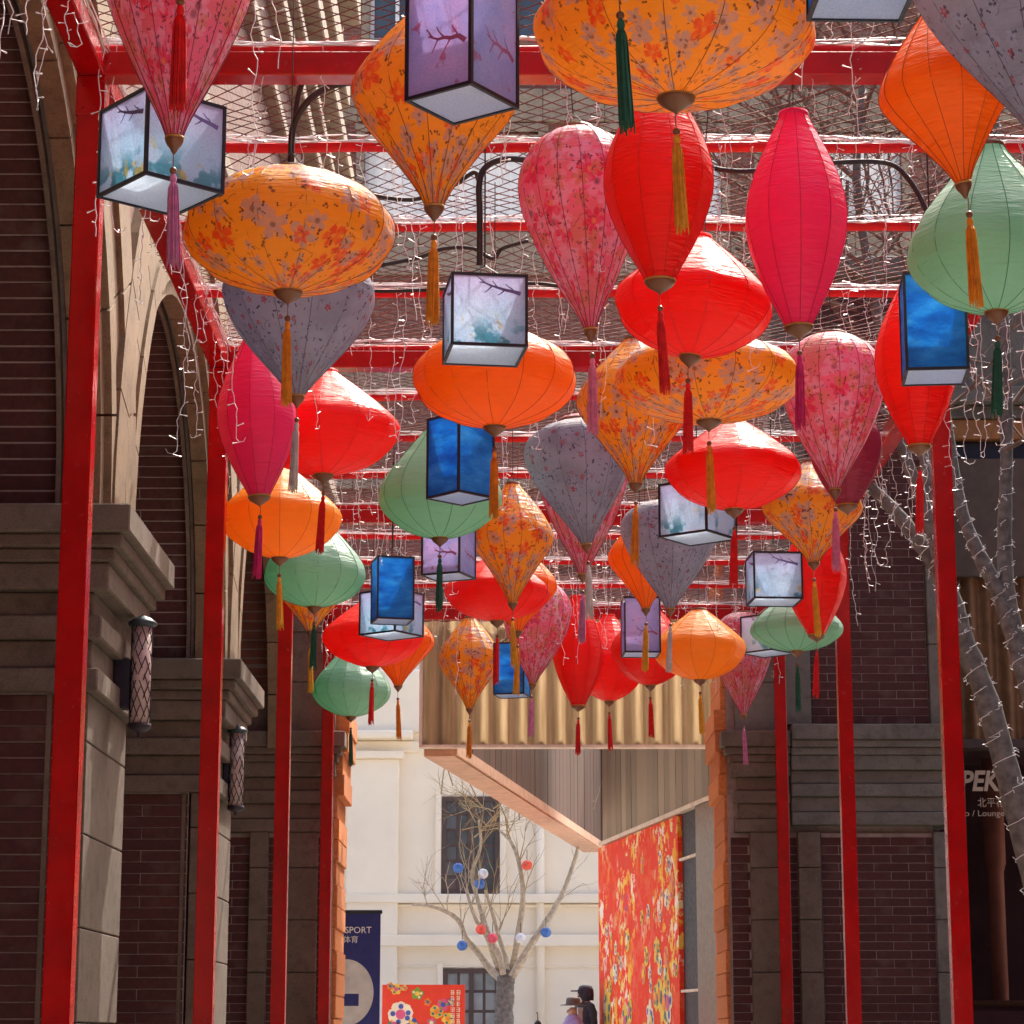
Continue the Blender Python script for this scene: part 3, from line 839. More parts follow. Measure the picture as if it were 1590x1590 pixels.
wall_slab('steel_pier', -.1, t_at(1086) - .02, 0, ZM - .02, -.2, .03, plain('brushed_panel', (0.22, 0.17, 0.14), .35, metal=.5))
wall_slab('mural_edge', -.16, -.11, 0, ZM - .02, -.2, .06, BANRED)
# blossoms printed on the mural: flat petals
PETS = [plain('print_gold', (0.90, 0.60, 0.08), .5), plain('print_cream', (0.92, 0.82, 0.62), .5), plain('print_rose', (0.75, 0.12, 0.28), .5),
        plain('print_teal', (0.03, 0.22, 0.24), .5), plain('print_blue', (0.07, 0.12, 0.48), .5), plain('print_leaf', (0.20, 0.40, 0.06), .5), plain('print_orange', (0.88, 0.30, 0.03), .5)]
def flower(mb, cx, cz, r, n, mi, mc, y=0.0, rng=random):
    for k in range(n):
        a = 2 * math.pi * k / n + rng.random() * .3
        px_, pz_ = cx + r * .62 * math.cos(a), cz + r * .62 * math.sin(a)
        pr = r * .42
        mb.prism([(px_ + pr * math.cos(q * math.pi / 4), pz_ + pr * math.sin(q * math.pi / 4)) for q in range(8)], y - .002 - .0004 * k, y, 'y', mi)
        if k % 2 == 0:
            mb.prism([(px_ + pr * .5 * math.cos(q * math.pi / 4), pz_ + pr * .5 * math.sin(q * math.pi / 4)) for q in range(8)], y - .008, y - .006, 'y', (mi + 3) % len(PETS))
    mb.prism([(cx + r * .4 * math.cos(q * math.pi / 5), cz + r * .4 * math.sin(q * math.pi / 5)) for q in range(10)], y - .011, y - .009, 'y', mc)
fl = MB()
rr = random.Random(3)
for i in range(60):
    t = rr.uniform(.2, ML - t_m); z = rr.uniform(.4, 3.5)
    r = rr.uniform(.07, .20) * (1.6 if z < 1.6 else 1)
    flower(fl, t, z, r, rr.choice((5, 6, 7)), rr.choice((0, 0, 0, 1, 1, 6)), rr.choice((0, 1, 2, 6, 6)), rng=rr)
fo = fl.build('printed_blossoms', PETS, mw)
ang = math.atan2(dm.y, dm.x)
# local +x along dm, local -y towards the viewer side
sgn = 1 if Vector((dm.y, -dm.x)).dot(nm) > 0 else -1
base2 = A + dm * t_m + nm * .016
if sgn > 0:
    fo.location = (base2.x, base2.y, 0); fo.rotation_euler = (0, 0, ang)
else:
    e2 = A + dm * ML + nm * .016
    fo.location = (e2.x, e2.y, 0); fo.rotation_euler = (0, 0, ang + math.pi)

# ------------------------------------------------------------------ far white building
YW = 52.0
wb = thing('white_building', 'cream white rendered building in sunlight across the far street', 'building')
def W(px, py): return at_y(px, py, YW)
a, b = W(440, 1200), W(1010, 1200)
MB().box(-12, 12, YW, YW + 6, 0, W(0, 1010).z).build('wall', WHITEWALL, wb)
pl0, pl1 = W(540, 1300).x, W(619, 1300).x
MB().chbox(pl0, pl1, YW - .22, YW + .1, 0, W(0, 1180).z, .02).build('pilaster', WHITEWALL, wb)
MB().chbox(pl0 - .1, pl1 + .1, YW - .34, YW + .1, W(0, 1180).z + .001, W(0, 1168).z, .02).build('pilaster_cap', WHITEWALL, wb)
MB().chbox(pl0 - .25, pl1 + .3, YW - .5, YW + .1, W(0, 1150).z, W(0, 1138).z, .03).build('pilaster_cap', WHITEWALL, wb)
MB().chbox(-12, 12, YW - .10, YW + .1, W(0, 1168).z, W(0, 1151).z, .03).build('cornice', WHITEWALL, wb)
MB().chbox(-12, 12, YW - .16, YW + .1, W(0, 1139).z, W(0, 1040).z, .05).build('cornice', WHITEWALL, wb)
for (y0, y1, p) in ((1403, 1389, .28), (1409, 1404, .14), (1470, 1452, .26), (1503, 1500, .05)):
    MB().chbox(-12, 12, YW - p, YW + .1, W(0, y0).z, W(0, y1).z, .02).build('ledge', WHITEWALL, wb)
MB().tube([(W(839, 1300).x, YW - .10, 0), (W(839, 1300).x, YW - .10, W(0, 1170).z)], .09, 10).build('drainpipe', WHITEWALL, wb, True)
def far_window(x0, x1, y0, y1, nx, nz, gl):
    A_, B_ = W(x0, y1), W(x1, y0)
    wo = link('window', MB().box(A_.x, B_.x, YW - .012, YW + .03, A_.z, B_.z).mesh('window_backing', FRAME), wb)
    cw, chh = (B_.x - A_.x - .12) / nx, (B_.z - A_.z - .12) / nz
    for i in range(nx):
        for j in range(nz):
            MB().box(A_.x + .06 + cw * i + .03, A_.x + .06 + cw * (i + 1) - .03, YW - .022, YW - .016, A_.z + .06 + chh * j + .03, A_.z + .06 + chh * (j + 1) - .03).build('pane', gl, wo)
    fr = MB(); c_ = A_.x + (B_.x - A_.x) / 2
    for xx in (A_.x, c_ - .05, B_.x - .1): fr.box(xx, xx + .1, YW - .06, YW - .026, A_.z, B_.z)
    for zz in (A_.z, B_.z - .1): fr.box(A_.x, B_.x, YW - .055, YW - .025, zz, zz + .1)
    fr.build('frame', FRAME, wo)
    MB().chbox(A_.x - .15, B_.x + .15, YW - .2, YW + .05, A_.z - .14, A_.z - .002, .02).build('sill', WHITEWALL, wo)
    for xx in (A_.x - .13, B_.x + .004): MB().chbox(xx, xx + .126, YW - .10, YW + .05, A_.z, B_.z + .12, .015).build('surround', WHITEWALL, wo)
    return wo
GLW = glass_mat('far_window_glass', (0.10, 0.12, 0.13), .08)
GLD = glass_mat('far_door_glass', (0.30, 0.36, 0.36), .15)
far_window(685, 776, 1237, 1390, 4, 6, GLW)
far_window(687, 776, 1504, 1700, 4, 6, GLD)
far_window(1010, 1100, 1237, 1390, 4, 6, GLW)

# ------------------------------------------------------------------ shop front at the right
YS = 28.4
shop = thing('shop_front', 'dim shop front with brown drapes and a lettered window right of the gate pier', 'shop')
def S(px, py): return at_y(px, py, YS)
sx0, sx1 = 4.85, 9.5
def sbox(name, py0, py1, d0, d1, mat, x0=sx0, x1=sx1):
    return MB().chbox(x0, x1, YS - d0, YS + d1, S(0, py1).z, S(0, py0).z, .01).build(name, mat, shop)
MB().box(sx0, sx1, YS + .3, YS + 3, 4.5, 10.5).build('wall', STONE_G, shop)
sbox('upper_wall', 440, 606, .0, .3, STONE_G); sbox('cornice', 607, 631, .22, .3, STONE_G); sbox('frieze', 632, 651, .08, .3, STONE_G)
sbox('lit_band', 652, 682, .02, .3, AMBER); sbox('dark_band', 683, 712, -.1, .3, BLACK)
sbox('fascia', 713, 896, .04, .3, BROWNP)
dr = MB(); vs = []; fs = []; nn = 260
z0_, z1_ = S(0, 1147).z, S(0, 895).z
for i in range(nn + 1):
    xx = sx0 + (sx1 - sx0) * i / nn; yy = YS + .1 + .055 * math.sin(xx * 2 * math.pi / .21) + .02 * math.sin(xx * 17)
    vs += [(xx, yy, z0_), (xx, yy, z1_)]
for i in range(nn): fs.append((2*i, 2*i+2, 2*i+3, 2*i+1))
dr._add(vs, fs).build('drape', DRAPE, shop, True)
MB().box(sx0 + .02, sx1 - .02, YS + .19, YS + .2, .35, S(0, 1163).z).build('shop_window', PANE, shop)
MB().box(sx0, sx1, YS + .14, YS + .30, 0, .35).build('stall_riser', FRAME, shop)
MB().box(sx0, sx1, YS + .31, YS + 3.0, 4.40, 4.49).build('interior_ceiling', FRAME, shop)
MB().box(sx0 - .02, sx0 + .03, YS + .31, YS + 2.9, 0, 4.39).build('side_wall', FRAME, shop)
MB().box(sx0, sx1, YS + 2.9, YS + 2.96, 0, 4.4).build('interior_wall', GLASSB, shop)
cx_ = at_y(1545, 1330, YS + 2.2).x
MB().lathe([(.10, 0), (.10, 3.0), (.13, 3.1), (.13, 4.4)], 20, (cx_, YS + 2.2, 0)).build('column', REFL_RED, shop, True)  # made-up column, stands in for a reddish reflection in the glass
MB().chbox(sx0 + .2, sx1 - .4, YS + 1.0, YS + 1.7, 0, 1.35, .05).build('reflection_counter', PLUMW, shop)  # made-up counter, also standing in for the reflections in the glass
MB().chbox(sx0 + .15, sx1 - .35, YS + .95, YS + 1.75, 1.36, 1.42, .02).build('reflection_counter_top', DRAPE, shop)
sbox('window_head', 1148, 1162, .0, .16, FRAME)
for xx in (sx0, 6.6, 8.2): MB().chbox(xx, xx + .08, YS - .02, YS + .155, 0, S(0, 1163).z, .006).build('mullion', FRAME, shop)
MB().box(10.5, 15, -15.9, 25, 0, 15).build('sky_block_side', BRICK, shop)  # unseen block added at the right to cut the fill light
sg = thing('window_sign', 'cream lettering on the dark shop window reading PEKI with small characters', 'sign')
def stext(body, x0, x1, ytop, ybot, shear=0, bold=0):
    a_, b_ = S(x0, ybot), S(x1, ytop)
    o = text_mesh('lettering', body, 1.0, TEXTW, sg, (0, 0, 0), shear=shear, bold=bold)
    xs = [v_.co.x for v_ in o.data.vertices]; ys = [v_.co.y for v_ in o.data.vertices]
    w_, h_ = max(xs) - min(xs), max(ys) - min(ys)
    kx, ky = (b_.x - a_.x) / w_, (b_.z - a_.z) / h_
    for v_ in o.data.vertices: v_.co.x = (v_.co.x - min(xs)) * kx; v_.co.y = (v_.co.y - min(ys)) * ky
    o.scale = (1, 1, 1); o.location = (a_.x, YS + .180, a_.z); return o
try:
    stext('PEKI', 1496, 1566, 1194, 1226, .22, .028)
    stext('北平花', 1523, 1564, 1236, 1251)
    stext('Bistro / Lounge', 1476, 1564, 1256, 1268)
except Exception as ex: print('text', ex)

# ------------------------------------------------------------------ pergola
PX0, PX1 = -2.0, 2.92
ZB = 5.47                                  # underside of the main beams
PY = [0.6, 5.8, 11.0, 16.2, 21.35, 26.5]
perg = thing('pergola', 'glossy red steel pergola spanning the walk on square posts', 'pergola')
PW = .062
def post(x, y):
    return MB().chbox(x - PW, x + PW, y - PW, y + PW, 0, ZB - .002, .006).build('post', RED, perg)
HEADP = MB().chbox(-PW - .006, PW + .006, -PW - .006, PW + .006, -.20, -.004, .003)
for sx_ in (-.035, .035):
    for sz_ in (-.16, -.05): HEADP.tube([(sx_, -PW - .004, sz_), (sx_, -PW - .014, sz_)], .010, 6)
BASEP = MB().chbox(-.12, .12, -.12, .12, 0, .014, .003)
for sx_ in (-.09, .09):
    for sy_ in (-.09, .09): BASEP.tube([(sx_, sy_, .012), (sx_, sy_, .035)], .011, 6)
HEADP, BASEP = HEADP.mesh('head_plate', RED), BASEP.mesh('base_plate', RED)
for y in PY[1:]:
    for x in (PX0, PX1):
        p_ = post(x, y); link('head_plate', HEADP, p_, (x, y, ZB)); link('base_plate', BASEP, p_, (x, y, .004))
for x in (PX0, PX1):
    for a_, b_ in zip(PY[:-1], PY[1:]):
        MB().chbox(x - .065, x + .065, a_ + .07, b_ - .07, ZB, ZB + .115, .006).build('side_beam', RED, perg)
beamY = []
for i, y in enumerate(PY):
    MB().chbox(PX0 - .068, PX1 + .068, y - .068, y + .068, ZB + .001, ZB + .12, .006).build('main_beam', RED, perg)
    beamY.append((y, ZB + .12 + .04))
    if i < len(PY) - 1:
        for k in (1, 2, 3): beamY.append((y + (PY[i + 1] - y) * k / 4, ZB + .12 + .04))
beamY.sort()
for y, z in beamY:
    b_ = MB(); pts = [(PX0 - .12 + (PX1 - PX0 + .24) * i / 24, y, z - .012 + .004 * math.sin(i * 1.3 + y)) for i in range(25)]
    b_.tube(pts, .028, 10).build('purlin', REDPIPE, perg, True)

# netting stretched over the purlins: two families of wires
net = MB()
cw_, cd_ = .135, .14
ny0, ny1, nx0, nx1 = 7.6, 26.9, PX0 - .15, PX1 + .15
zn = ZB + .12 + .09
slope = cd_ / cw_
def netz(x, y):
    ph = (y - 11.0) / 1.3
    return zn - .05 * math.sin(math.pi * (ph % 1.0)) ** 2 + .006 * math.sin(x * 9 + y * 3)
for d in (1, -1):
    c0 = ny0 - (slope * (nx1 - nx0)) - .2
    c = c0
    while c < ny1 + slope * (nx1 - nx0):
        pts = []
        m_ = 26
        for i in range(m_ + 1):
            x = nx0 + (nx1 - nx0) * i / m_ if d == 1 else nx1 - (nx1 - nx0) * i / m_
            y = c + slope * ((x - nx0) if d == 1 else (nx1 - x))
            if ny0 <= y <= ny1: pts.append((x, y, netz(x, y) + .002 * d))
        if len(pts) > 1: net.tube(pts, .0036, 3, False)
        c += cd_ * 1.0
tag(net.build('wire_netting', NET), 'rusty brown diamond wire netting stretched over the pergola top', 'netting')

# ------------------------------------------------------------------ fairy light curtains: one per purlin
DROPS = []
for k in range(16):
    rr = random.Random(100 + k)
    L = 0.35 + .065 * k
    mb = MB(); pts = []; x = y = 0.0; n = int(L / .035)
    for i in range(n + 1):
        pts.append((x, y, -L * i / n))
        x += rr.uniform(-.011, .011) + .007 * math.sin(i * .7 + k); y += rr.uniform(-.011, .011); x *= .93; y *= .93
    if k % 3 == 0:      # curled end
        ex, ey, ez = pts[-1]; sg_ = rr.choice((-1, 1))
        pts += [(ex + sg_ * .02, ey, ez - .018), (ex + sg_ * .045, ey, ez - .012), (ex + sg_ * .055, ey, ez + .012)]
    mb.tube(pts, .0021, 4, True)
    i = 2
    while i < len(pts) - 1:
        p0 = Vector(pts[i]); a_ = rr.uniform(0, 6.28)
        e = p0 + Vector((math.cos(a_) * .032, math.sin(a_) * .02, rr.uniform(-.012, .018)))
        mb.tube([p0, e], .0021, 4); mb.tube([e, e + (e - p0).normalized() * .012], .0042, 4, mi=1)
        i += rr.choice((2, 3, 3, 4))
    DROPS.append(mb.mesh('drop_strand', [WIRE, BULB]))
ordn = ['nearest', 'second', 'third', 'fourth', 'fifth', 'sixth', 'seventh', 'eighth', 'ninth', 'tenth', 'eleventh', 'twelfth', 'thirteenth', 'fourteenth', 'fifteenth', 'sixteenth', 'seventeenth']
vis = [(y, z) for (y, z) in beamY if y > 7.0]
for bi, (y, z) in enumerate(vis):
    rr = random.Random(500 + bi)
    cur = thing('fairy_light_curtain', 'white fairy light curtain draped on the %s red crossbar counted from the viewer' % ordn[bi], 'fairy lights', (0, y, z), 0, 'fairy light curtains on the crossbars')
    mw_ = MB()
    for s_ in range(5):
        pts = []; ph = rr.uniform(0, 6); am = rr.uniform(.010, .028); fq = rr.uniform(1.5, 4)
        for i in range(61):
            x = PX0 - .05 + (PX1 - PX0 + .1) * i / 60
            pts.append((x, -.030 + rr.uniform(-.006, .006) + (.012 if s_ % 2 else 0), .024 + am * math.sin(x * fq + ph) + rr.uniform(-.005, .005)))
        mw_.tube(pts, .0042, 4)
    mw_.build('main_wire', WIRE, cur)
    x = PX0 + rr.uniform(.02, .15)
    while x < PX1:
        dm_ = rr.choice(DROPS)
        link('drop_strand', dm_, cur, (x, -.035, .02), (0, 0, rr.uniform(0, 6.28)), (1, 1, rr.uniform(.5, 1.0)))
        if rr.random() < .25:
            link('drop_strand', rr.choice(DROPS), cur, (x + rr.uniform(.02, .05), -.035, .02), (0, 0, rr.uniform(0, 6.28)))
        x += rr.uniform(.10, .30)

for xs, ya, yb, lo, lab in ((PX1, 12.2, 21.2, 8, 'long white fairy light strands hanging off the right side beam by the trees'), (PX0, 8.6, 20.5, 0, 'white fairy light strands hanging off the left side beam')):
    rr = random.Random(77 + lo)
    cur = thing('fairy_light_curtain', lab, 'fairy lights', (xs, ya, ZB + .11), 0, 'fairy light curtains on the side beams')
    mw_ = MB()
    for s_ in range(4):
        ph = rr.uniform(0, 6)
        mw_.tube([(.07 + rr.uniform(-.01, .01), (yb - ya) * i / 60, .02 + .02 * math.sin(i * .5 + ph) + rr.uniform(-.008, .008)) for i in range(61)], .0042, 4)
    mw_.build('main_wire', WIRE, cur)
    y = .1
    while y < yb - ya:
        link('drop_strand', rr.choice(DROPS[lo:]), cur, (.07, y, .02), (0, 0, rr.uniform(0, 6.28)), (1.15, 1.15, rr.uniform(.6, 1.25) if lo else rr.uniform(.6, 1.0)))
        y += rr.uniform(.25, .7) if lo else rr.uniform(.3, .8)

# black supply cables looped under the netting
def cable(name, pts, r, label):
    P = [Vector(p) for p in pts]; out = []
    for i in range(len(P) - 1):
        p0, p1, p2, p3 = P[max(i-1, 0)], P[i], P[i+1], P[min(i+2, len(P)-1)]
        for k in range(6):
            t = k / 6
            out.append(.5 * ((2*p1) + (-p0+p2)*t + (2*p0-5*p1+4*p2-p3)*t*t + (-p0+3*p1-3*p2+p3)*t**3))
    out.append(P[-1])
    return tag(MB().tube(out, r, 8).build(name, CABLE, None, True), label, 'cable', 'black cables on the pergola')
HC = ZB + .16
def cp(px, py, Y): return at_y(px, py, Y)
cable('black_cable', [cp(745, 412, 12.3), cp(745, 330, 12.25), cp(744, 290, 12.2), cp(752, 262, 12.2), cp(780, 248, 12.2), cp(822, 249, 12.2), cp(900, 262, 12.3)], .017, 'thick black cable arching above the white cube lantern in the middle')
cable('black_cable', [cp(745, 385, 12.35), cp(746, 300, 12.3), cp(742, 278, 12.3), cp(735, 268, 12.3), cp(700, 290, 12.4), cp(640, 310, 12.4), cp(570, 302, 12.4)], .012, 'black cable curving left behind the blossom diamond lantern near the top')
cable('black_cable', [cp(592, 412, 13.4), cp(650, 400, 13.4), cp(690, 386, 13.4), cp(735, 386, 13.4), cp(765, 402, 13.4), cp(780, 386, 13.4), cp(820, 374, 13.4)], .012, 'thin black cable looping along above the white cube lantern')
cable('black_cable', [cp(452, 262, 11.4), cp(455, 200, 11.35), cp(476, 160, 11.3), cp(505, 138, 11.3), cp(548, 128, 11.3), cp(640, 130, 11.3)], .017, 'black cable arching above the wide blossom lantern on the left')
cable('black_cable', [cp(456, 205, 11.36), cp(463, 150, 11.35), cp(472, 120, 11.3), cp(470, 104, 11.2)], .014, 'short black cable end hooked up to the beam at upper left')
cable('black_cable', [cp(1110, 262, 12.0), cp(1160, 266, 12.0), cp(1250, 256, 12.0), cp(1370, 252, 12.0), cp(1412, 280, 12.0), cp(1440, 330, 12.0)], .014, 'black cable bending down behind the hot pink spindle lantern')
cable('black_cable', [cp(1200, 115, 11.2), cp(1240, 104, 11.2), cp(1300, 92, 11.1), cp(1340, 84, 11.0)], .014, 'short black cable under the front beam at upper right')
cable('black_cable', [cp(540, 448, 14.4), cp(600, 452, 14.4), cp(700, 448, 14.4), cp(830, 440, 14.4), cp(900, 452, 14.4)], .012, 'thin black cable running level behind the white cube lantern')

# ------------------------------------------------------------------ lanterns
PROF = dict(
    wide=[(0, .12), (.04, .33), (.10, .56), (.18, .76), (.28, .90), (.40, .985), (.5, 1), (.60, .975), (.72, .87), (.84, .66), (.93, .41), (.98, .22), (1, .15)],
    diamond=[(0, .10), (.08, .20), (.18, .38), (.30, .61), (.40, .82), (.47, .94), (.53, 1), (.60, .985), (.68, .88), (.78, .69), (.88, .46), (.96, .26), (1, .17)],
    balloon=[(0, .09), (.06, .17), (.15, .33), (.28, .56), (.42, .77), (.55, .92), (.67, 1), (.77, .985), (.86, .88), (.93, .70), (.98, .47), (1, .30)],
    heart=[(0, .08), (.08, .18), (.2, .37), (.35, .61), (.5, .82), (.63, .95), (.73, 1), (.82, .97), (.90, .84), (.96, .60), (1, .32)],
    onion=[(0, .12), (.04, .33), (.10, .56), (.18, .76), (.28, .91), (.38, .985), (.45, 1), (.53, .96), (.63, .82), (.75, .62), (.86, .42), (.94, .27), (1, .16)],
    spindle=[(0, .25), (.06, .37), (.15, .57), (.27, .79), (.40, .955), (.5, 1), (.60, .96), (.72, .81), (.84, .59), (.94, .38), (1, .27)],
    garlic=[(0, .12), (.03, .34), (.08, .58), (.15, .79), (.24, .94), (.33, 1), (.44, .965), (.57, .83), (.70, .63), (.82, .44), (.92, .27), (1, .17)])
RIBS = dict(onion=12, wide=14, diamond=14, balloon=16, heart=12, spindle=10, garlic=14)
ARTICLE = dict(wide='wide oval', diamond='diamond shaped', balloon='balloon shaped', heart='inverted teardrop', spindle='tall spindle', garlic='garlic bulb shaped')
def catmull(pr, sub=4):
    out = []
    for i in range(len(pr) - 1):
        p = [pr[max(i-1, 0)], pr[i], pr[i+1], pr[min(i+2, len(pr)-1)]]
        for k in range(sub):
            t = k / sub
            out.append(tuple(.5 * (2*p[1][d] + (-p[0][d]+p[2][d])*t + (2*p[0][d]-5*p[1][d]+4*p[2][d]-p[3][d])*t*t + (-p[0][d]+3*p[1][d]-3*p[2][d]+p[3][d])*t**3) for d in (0, 1)))
    out.append(pr[-1]); return out
TASSEL = {}
def tassel_meshes(v):
    if v not in TASSEL:
        rr = random.Random(40 + v)
        L = .36; mb = MB(); n = 28
        ph = [rr.uniform(.84, 1.1) for _ in range(n)]; el = [rr.uniform(-.012, .006) for _ in range(n)]
        prof = [(.006, 0), (.011, -.008), (.0135, -.022), (.010, -.034), (.0095, -.038), (.0155, -.055), (.018, -.10), (.020, -.20), (.0225, -.30), (.0235, -.36)]
        mb.lathe([(r * (.8 if j > 5 else 1), z * (.93 if j > 5 else 1)) for j, (r, z) in enumerate(prof)][::-1], 12)
        for k in range(34):
            a = rr.uniform(0, 6.28); f = rr.uniform(.75, 1.18); e = rr.uniform(.93, 1.05); w = rr.uniform(-.004, .004)
            pts = []
            for (r, z) in prof[4:]:
                pts.append((r * f * math.cos(a + z * w * 200) + w * z * 2, r * f * math.sin(a), -.038 + (z + .038) * e))
            mb.tube(pts, .0026, 3)
        TASSEL[v] = mb
    return TASSEL[v]
tass_cache = {}
BEAD = MB().ball((0, 0, 0), .014, 12).mesh('bead', CAPW, True)
lan_count = 0
def lantern(kind, fab, cx, ytop, ytip, width, tas, label, dh=0.0, tilt=(0, 0)):
    """cx, ytip: where the tip of the bottom cap is seen; the fittings hang at one height"""
    global lan_count
    lan_count += 1
    rr = random.Random(900 + lan_count)
    tip = at_h(cx, ytip, CH + 3.2 + dh)
    zc = tip.y * CT + (tip.z - CH) * ST
    m_px = zc / F
    hw = width / 2 * m_px
    caph = .062
    # body height: distance between cap and top as seen, allowing for the upward view
    el = math.atan2(tip.z - CH, tip.y)
    H = max(.2, (ytip - ytop) * m_px / math.cos(el - TILT) / math.cos(el) * .99 - caph)
    o = thing('silk_lantern', label, 'lantern', tip, rr.uniform(0, 6.28), 'silk lanterns hung under the pergola')
    o.rotation_euler = (R(tilt[0]), R(tilt[1]), math.pi / 2 + rr.uniform(-.3, .3)) if tilt == (0, 0) else (R(tilt[0]), R(tilt[1]), rr.uniform(0, .3))
    prof = [(max(r, .02) * hw, caph + z * H) for z, r in catmull(PROF[kind])]
    K = RIBS[kind]; n = K * 6
    ph = rr.uniform(0, 6.28)
    def mod(a, z):
        s_ = abs(math.sin(K * a / 2))
        return 1 - .026 * s_ + .006 * math.sin(2 * a + ph) + .003 * math.sin(z * 60 + a * 5)
    sh = MB().lathe(prof, n, closed=False, mod=mod).build('shade', FAB[fab], o, True)
    arc = [0.0]
    for i in range(1, len(prof)): arc.append(arc[-1] + math.hypot(prof[i][0] - prof[i-1][0], prof[i][1] - prof[i-1][1]))
    uvl = sh.data.uv_layers.new(name='print'); fl_ = []
    for i in range(len(prof) - 1):
        for k in range(n):
            u0, u1 = 2 * math.pi * k / n * hw, 2 * math.pi * (k + 1) / n * hw
            fl_ += [u0, arc[i], u1, arc[i], u1, arc[i+1], u0, arc[i+1]]
    uvl.data.foreach_set('uv', fl_)
    rb = MB()
    for k in range(K):
        a = 2 * math.pi * k / K
        rb.tube([((r + .001) * math.cos(a), (r + .001) * math.sin(a), z) for r, z in prof[::2] + ([prof[-1]] if len(prof) % 2 == 0 else [])], .0016, 4, False)
    rb.build('rib_frame', RIBM[fab], o)
    rb0 = prof[0][0] + .006
    MB().lathe([(.003, 0), (.010, .010), (rb0 * .45, .022), (rb0 * .82, .038), (rb0, .052), (rb0 * 1.04, .060), (rb0 * .95, .068)], 20).build('bottom_cap', CAPW, o, True)
    MB().lathe([(rb0 * 1.05, .060), (rb0 * 1.07, .064), (rb0 * 1.02, .070)], 20).build('cap_ring', GOLD, o, True)
    rt = prof[-1][0]; zt = prof[-1][1]
    MB().lathe([(rt * 1.04, zt - .012), (rt * 1.10, zt - .004), (rt * 1.06, zt + .014), (rt * .96, zt + .014), (rt * .96, zt - .012)], 20, closed=False).build('top_ring', CAPW if fab not in ('red', 'hotpink') else FAB[fab], o, True)
    MB().lathe([(.012, zt + .004), (rt * .97, zt + .002), (rt * .97, zt - .006), (.012, zt - .006)], 20).build('top_disc', CAPW, o)
    c_ = MB(); topz = ZB + .2 - tip.z
    for k in range(3):
        a = 2 * math.pi * k / 3; c_.tube([(rt * math.cos(a), rt * math.sin(a), zt), (0, 0, zt + .09)], .002, 4)
    c_.tube([(0, 0, zt + .085), (0, 0, max(topz, zt + .12))], .0028, 5)
    c_.build('hanging_cord', CABLE, o)
    if tas:
        key = (lan_count % 4, tas)
        if key not in tass_cache: tass_cache[key] = tassel_meshes(key[0]).mesh('tassel', PT[tas], True)
        sw = (R(rr.uniform(-3, 3)) - o.rotation_euler.x, R(rr.uniform(-2, 2)) - o.rotation_euler.y, 0)
        t_ = link('tassel', tass_cache[key], o, (0, 0, -.075), sw, (1, 1, rr.uniform(.95, 1.06)))
        link('bead', BEAD, t_, (0, 0, .012))
        MB().tube([(0, 0, .02), (0, 0, .078)], .0022, 5).build('cord', CAPW, t_)
    return o

SL = lantern
SL('wide', 'red', 281, -190, -27, 400, 'red', 'red lantern above the top left corner with only its red tassel in view')
SL('garlic', 'green', 963, -300, -5, 380, 'green', 'green lantern above the top edge whose dark green tassel hangs before the wide blossom lantern')
SL('balloon', 'fpink', 270, -225, 240, 262, 'mauve', 'pink blossom balloon lantern cut by the top left edge, mauve tassel')
SL('wide', 'fyellow', 447, 262, 474, 332, 'orange', 'wide oval yellow blossom lantern on the left above the grey teardrop')
SL('diamond', 'fyellow', 674, 0, 345, 262, 'orange', 'yellow blossom diamond lantern behind the tall purple box lantern at the top')
SL('wide', 'fyellow', 1050, -60, 178, 442, 'gold', 'largest wide yellow blossom lantern cut by the top edge above the red spindle')
SL('balloon', 'fpink', 918, 195, 532, 190, 'pink', 'pink blossom balloon lantern left of the tall red spindle', 0, (0, -4))
SL('spindle', 'red', 1025, 120, 458, 172, 'red', 'tall red spindle lantern directly under the largest blossom lantern')
SL('onion', 'red', 1070, 365, 572, 250, 'red', 'red oval lantern just below the tall red spindle', 0, (0, 5))
SL('spindle', 'hotpink', 1241, 170, 528, 162, 'magenta', 'hot pink spindle lantern hanging alone at upper right')
SL('diamond', 'orange', 1500, 22, 309, 208, 'orange', 'plain orange diamond lantern at the upper right', 0, (0, -9))
SL('heart', 'fgrey', 1618, -140, 232, 330, 'grey', 'grey blossom lantern cut by the top right corner', 0, (0, -6))
SL('garlic', 'green', 1548, 222, 505, 268, 'green', 'green garlic shaped lantern at the right edge', 0, (0, 0))
SL('spindle', 'red', 1428, 425, 710, 128, 'red', 'red spindle lantern behind the blue box lantern at the right')
SL('spindle', 'hotpink', 403, 520, 787, 124, 'magenta', 'deep pink spindle lantern against the second left post', -.05, (0, -3))
SL('heart', 'fgrey', 461, 400, 634, 242, 'grey', 'grey blossom teardrop lantern below the wide blossom lantern on the left', 0)
SL('onion', 'red', 502, 575, 752, 236, 'red', 'red oval lantern right of the deep pink spindle on the left', .25)
SL('onion', 'yellow', 434, 722, 880, 190, 'yellow', 'plain yellow oval lantern under the deep pink spindle')
SL('garlic', 'green', 488, 800, 955, 160, 'green', 'green garlic shaped lantern below the plain yellow oval on the left')
SL('diamond', 'fyellow', 482, 850, 992, 118, 'yellow', 'small blossom diamond peeping out below the left green lantern')
SL('wide', 'orange', 768, 508, 680, 256, 'orange', 'plain orange oval lantern below the white cube in the centre')
SL('garlic', 'green', 683, 652, 850, 192, 'green', 'green garlic shaped lantern behind the tall blue box in the middle')
SL('diamond', 'fyellow', 987, 522, 766, 182, 'orange', 'yellow blossom diamond lantern between grey lantern and wide blossom oval', .1)
SL('heart', 'fgrey', 912, 650, 860, 170, 'grey', 'grey blossom teardrop lantern in the very middle', 0, (0, -5))
SL('balloon', 'fpink', 905, 640, 906, 150, 'mauve', 'pink blossom lantern mostly hidden behind the middle grey teardrop')
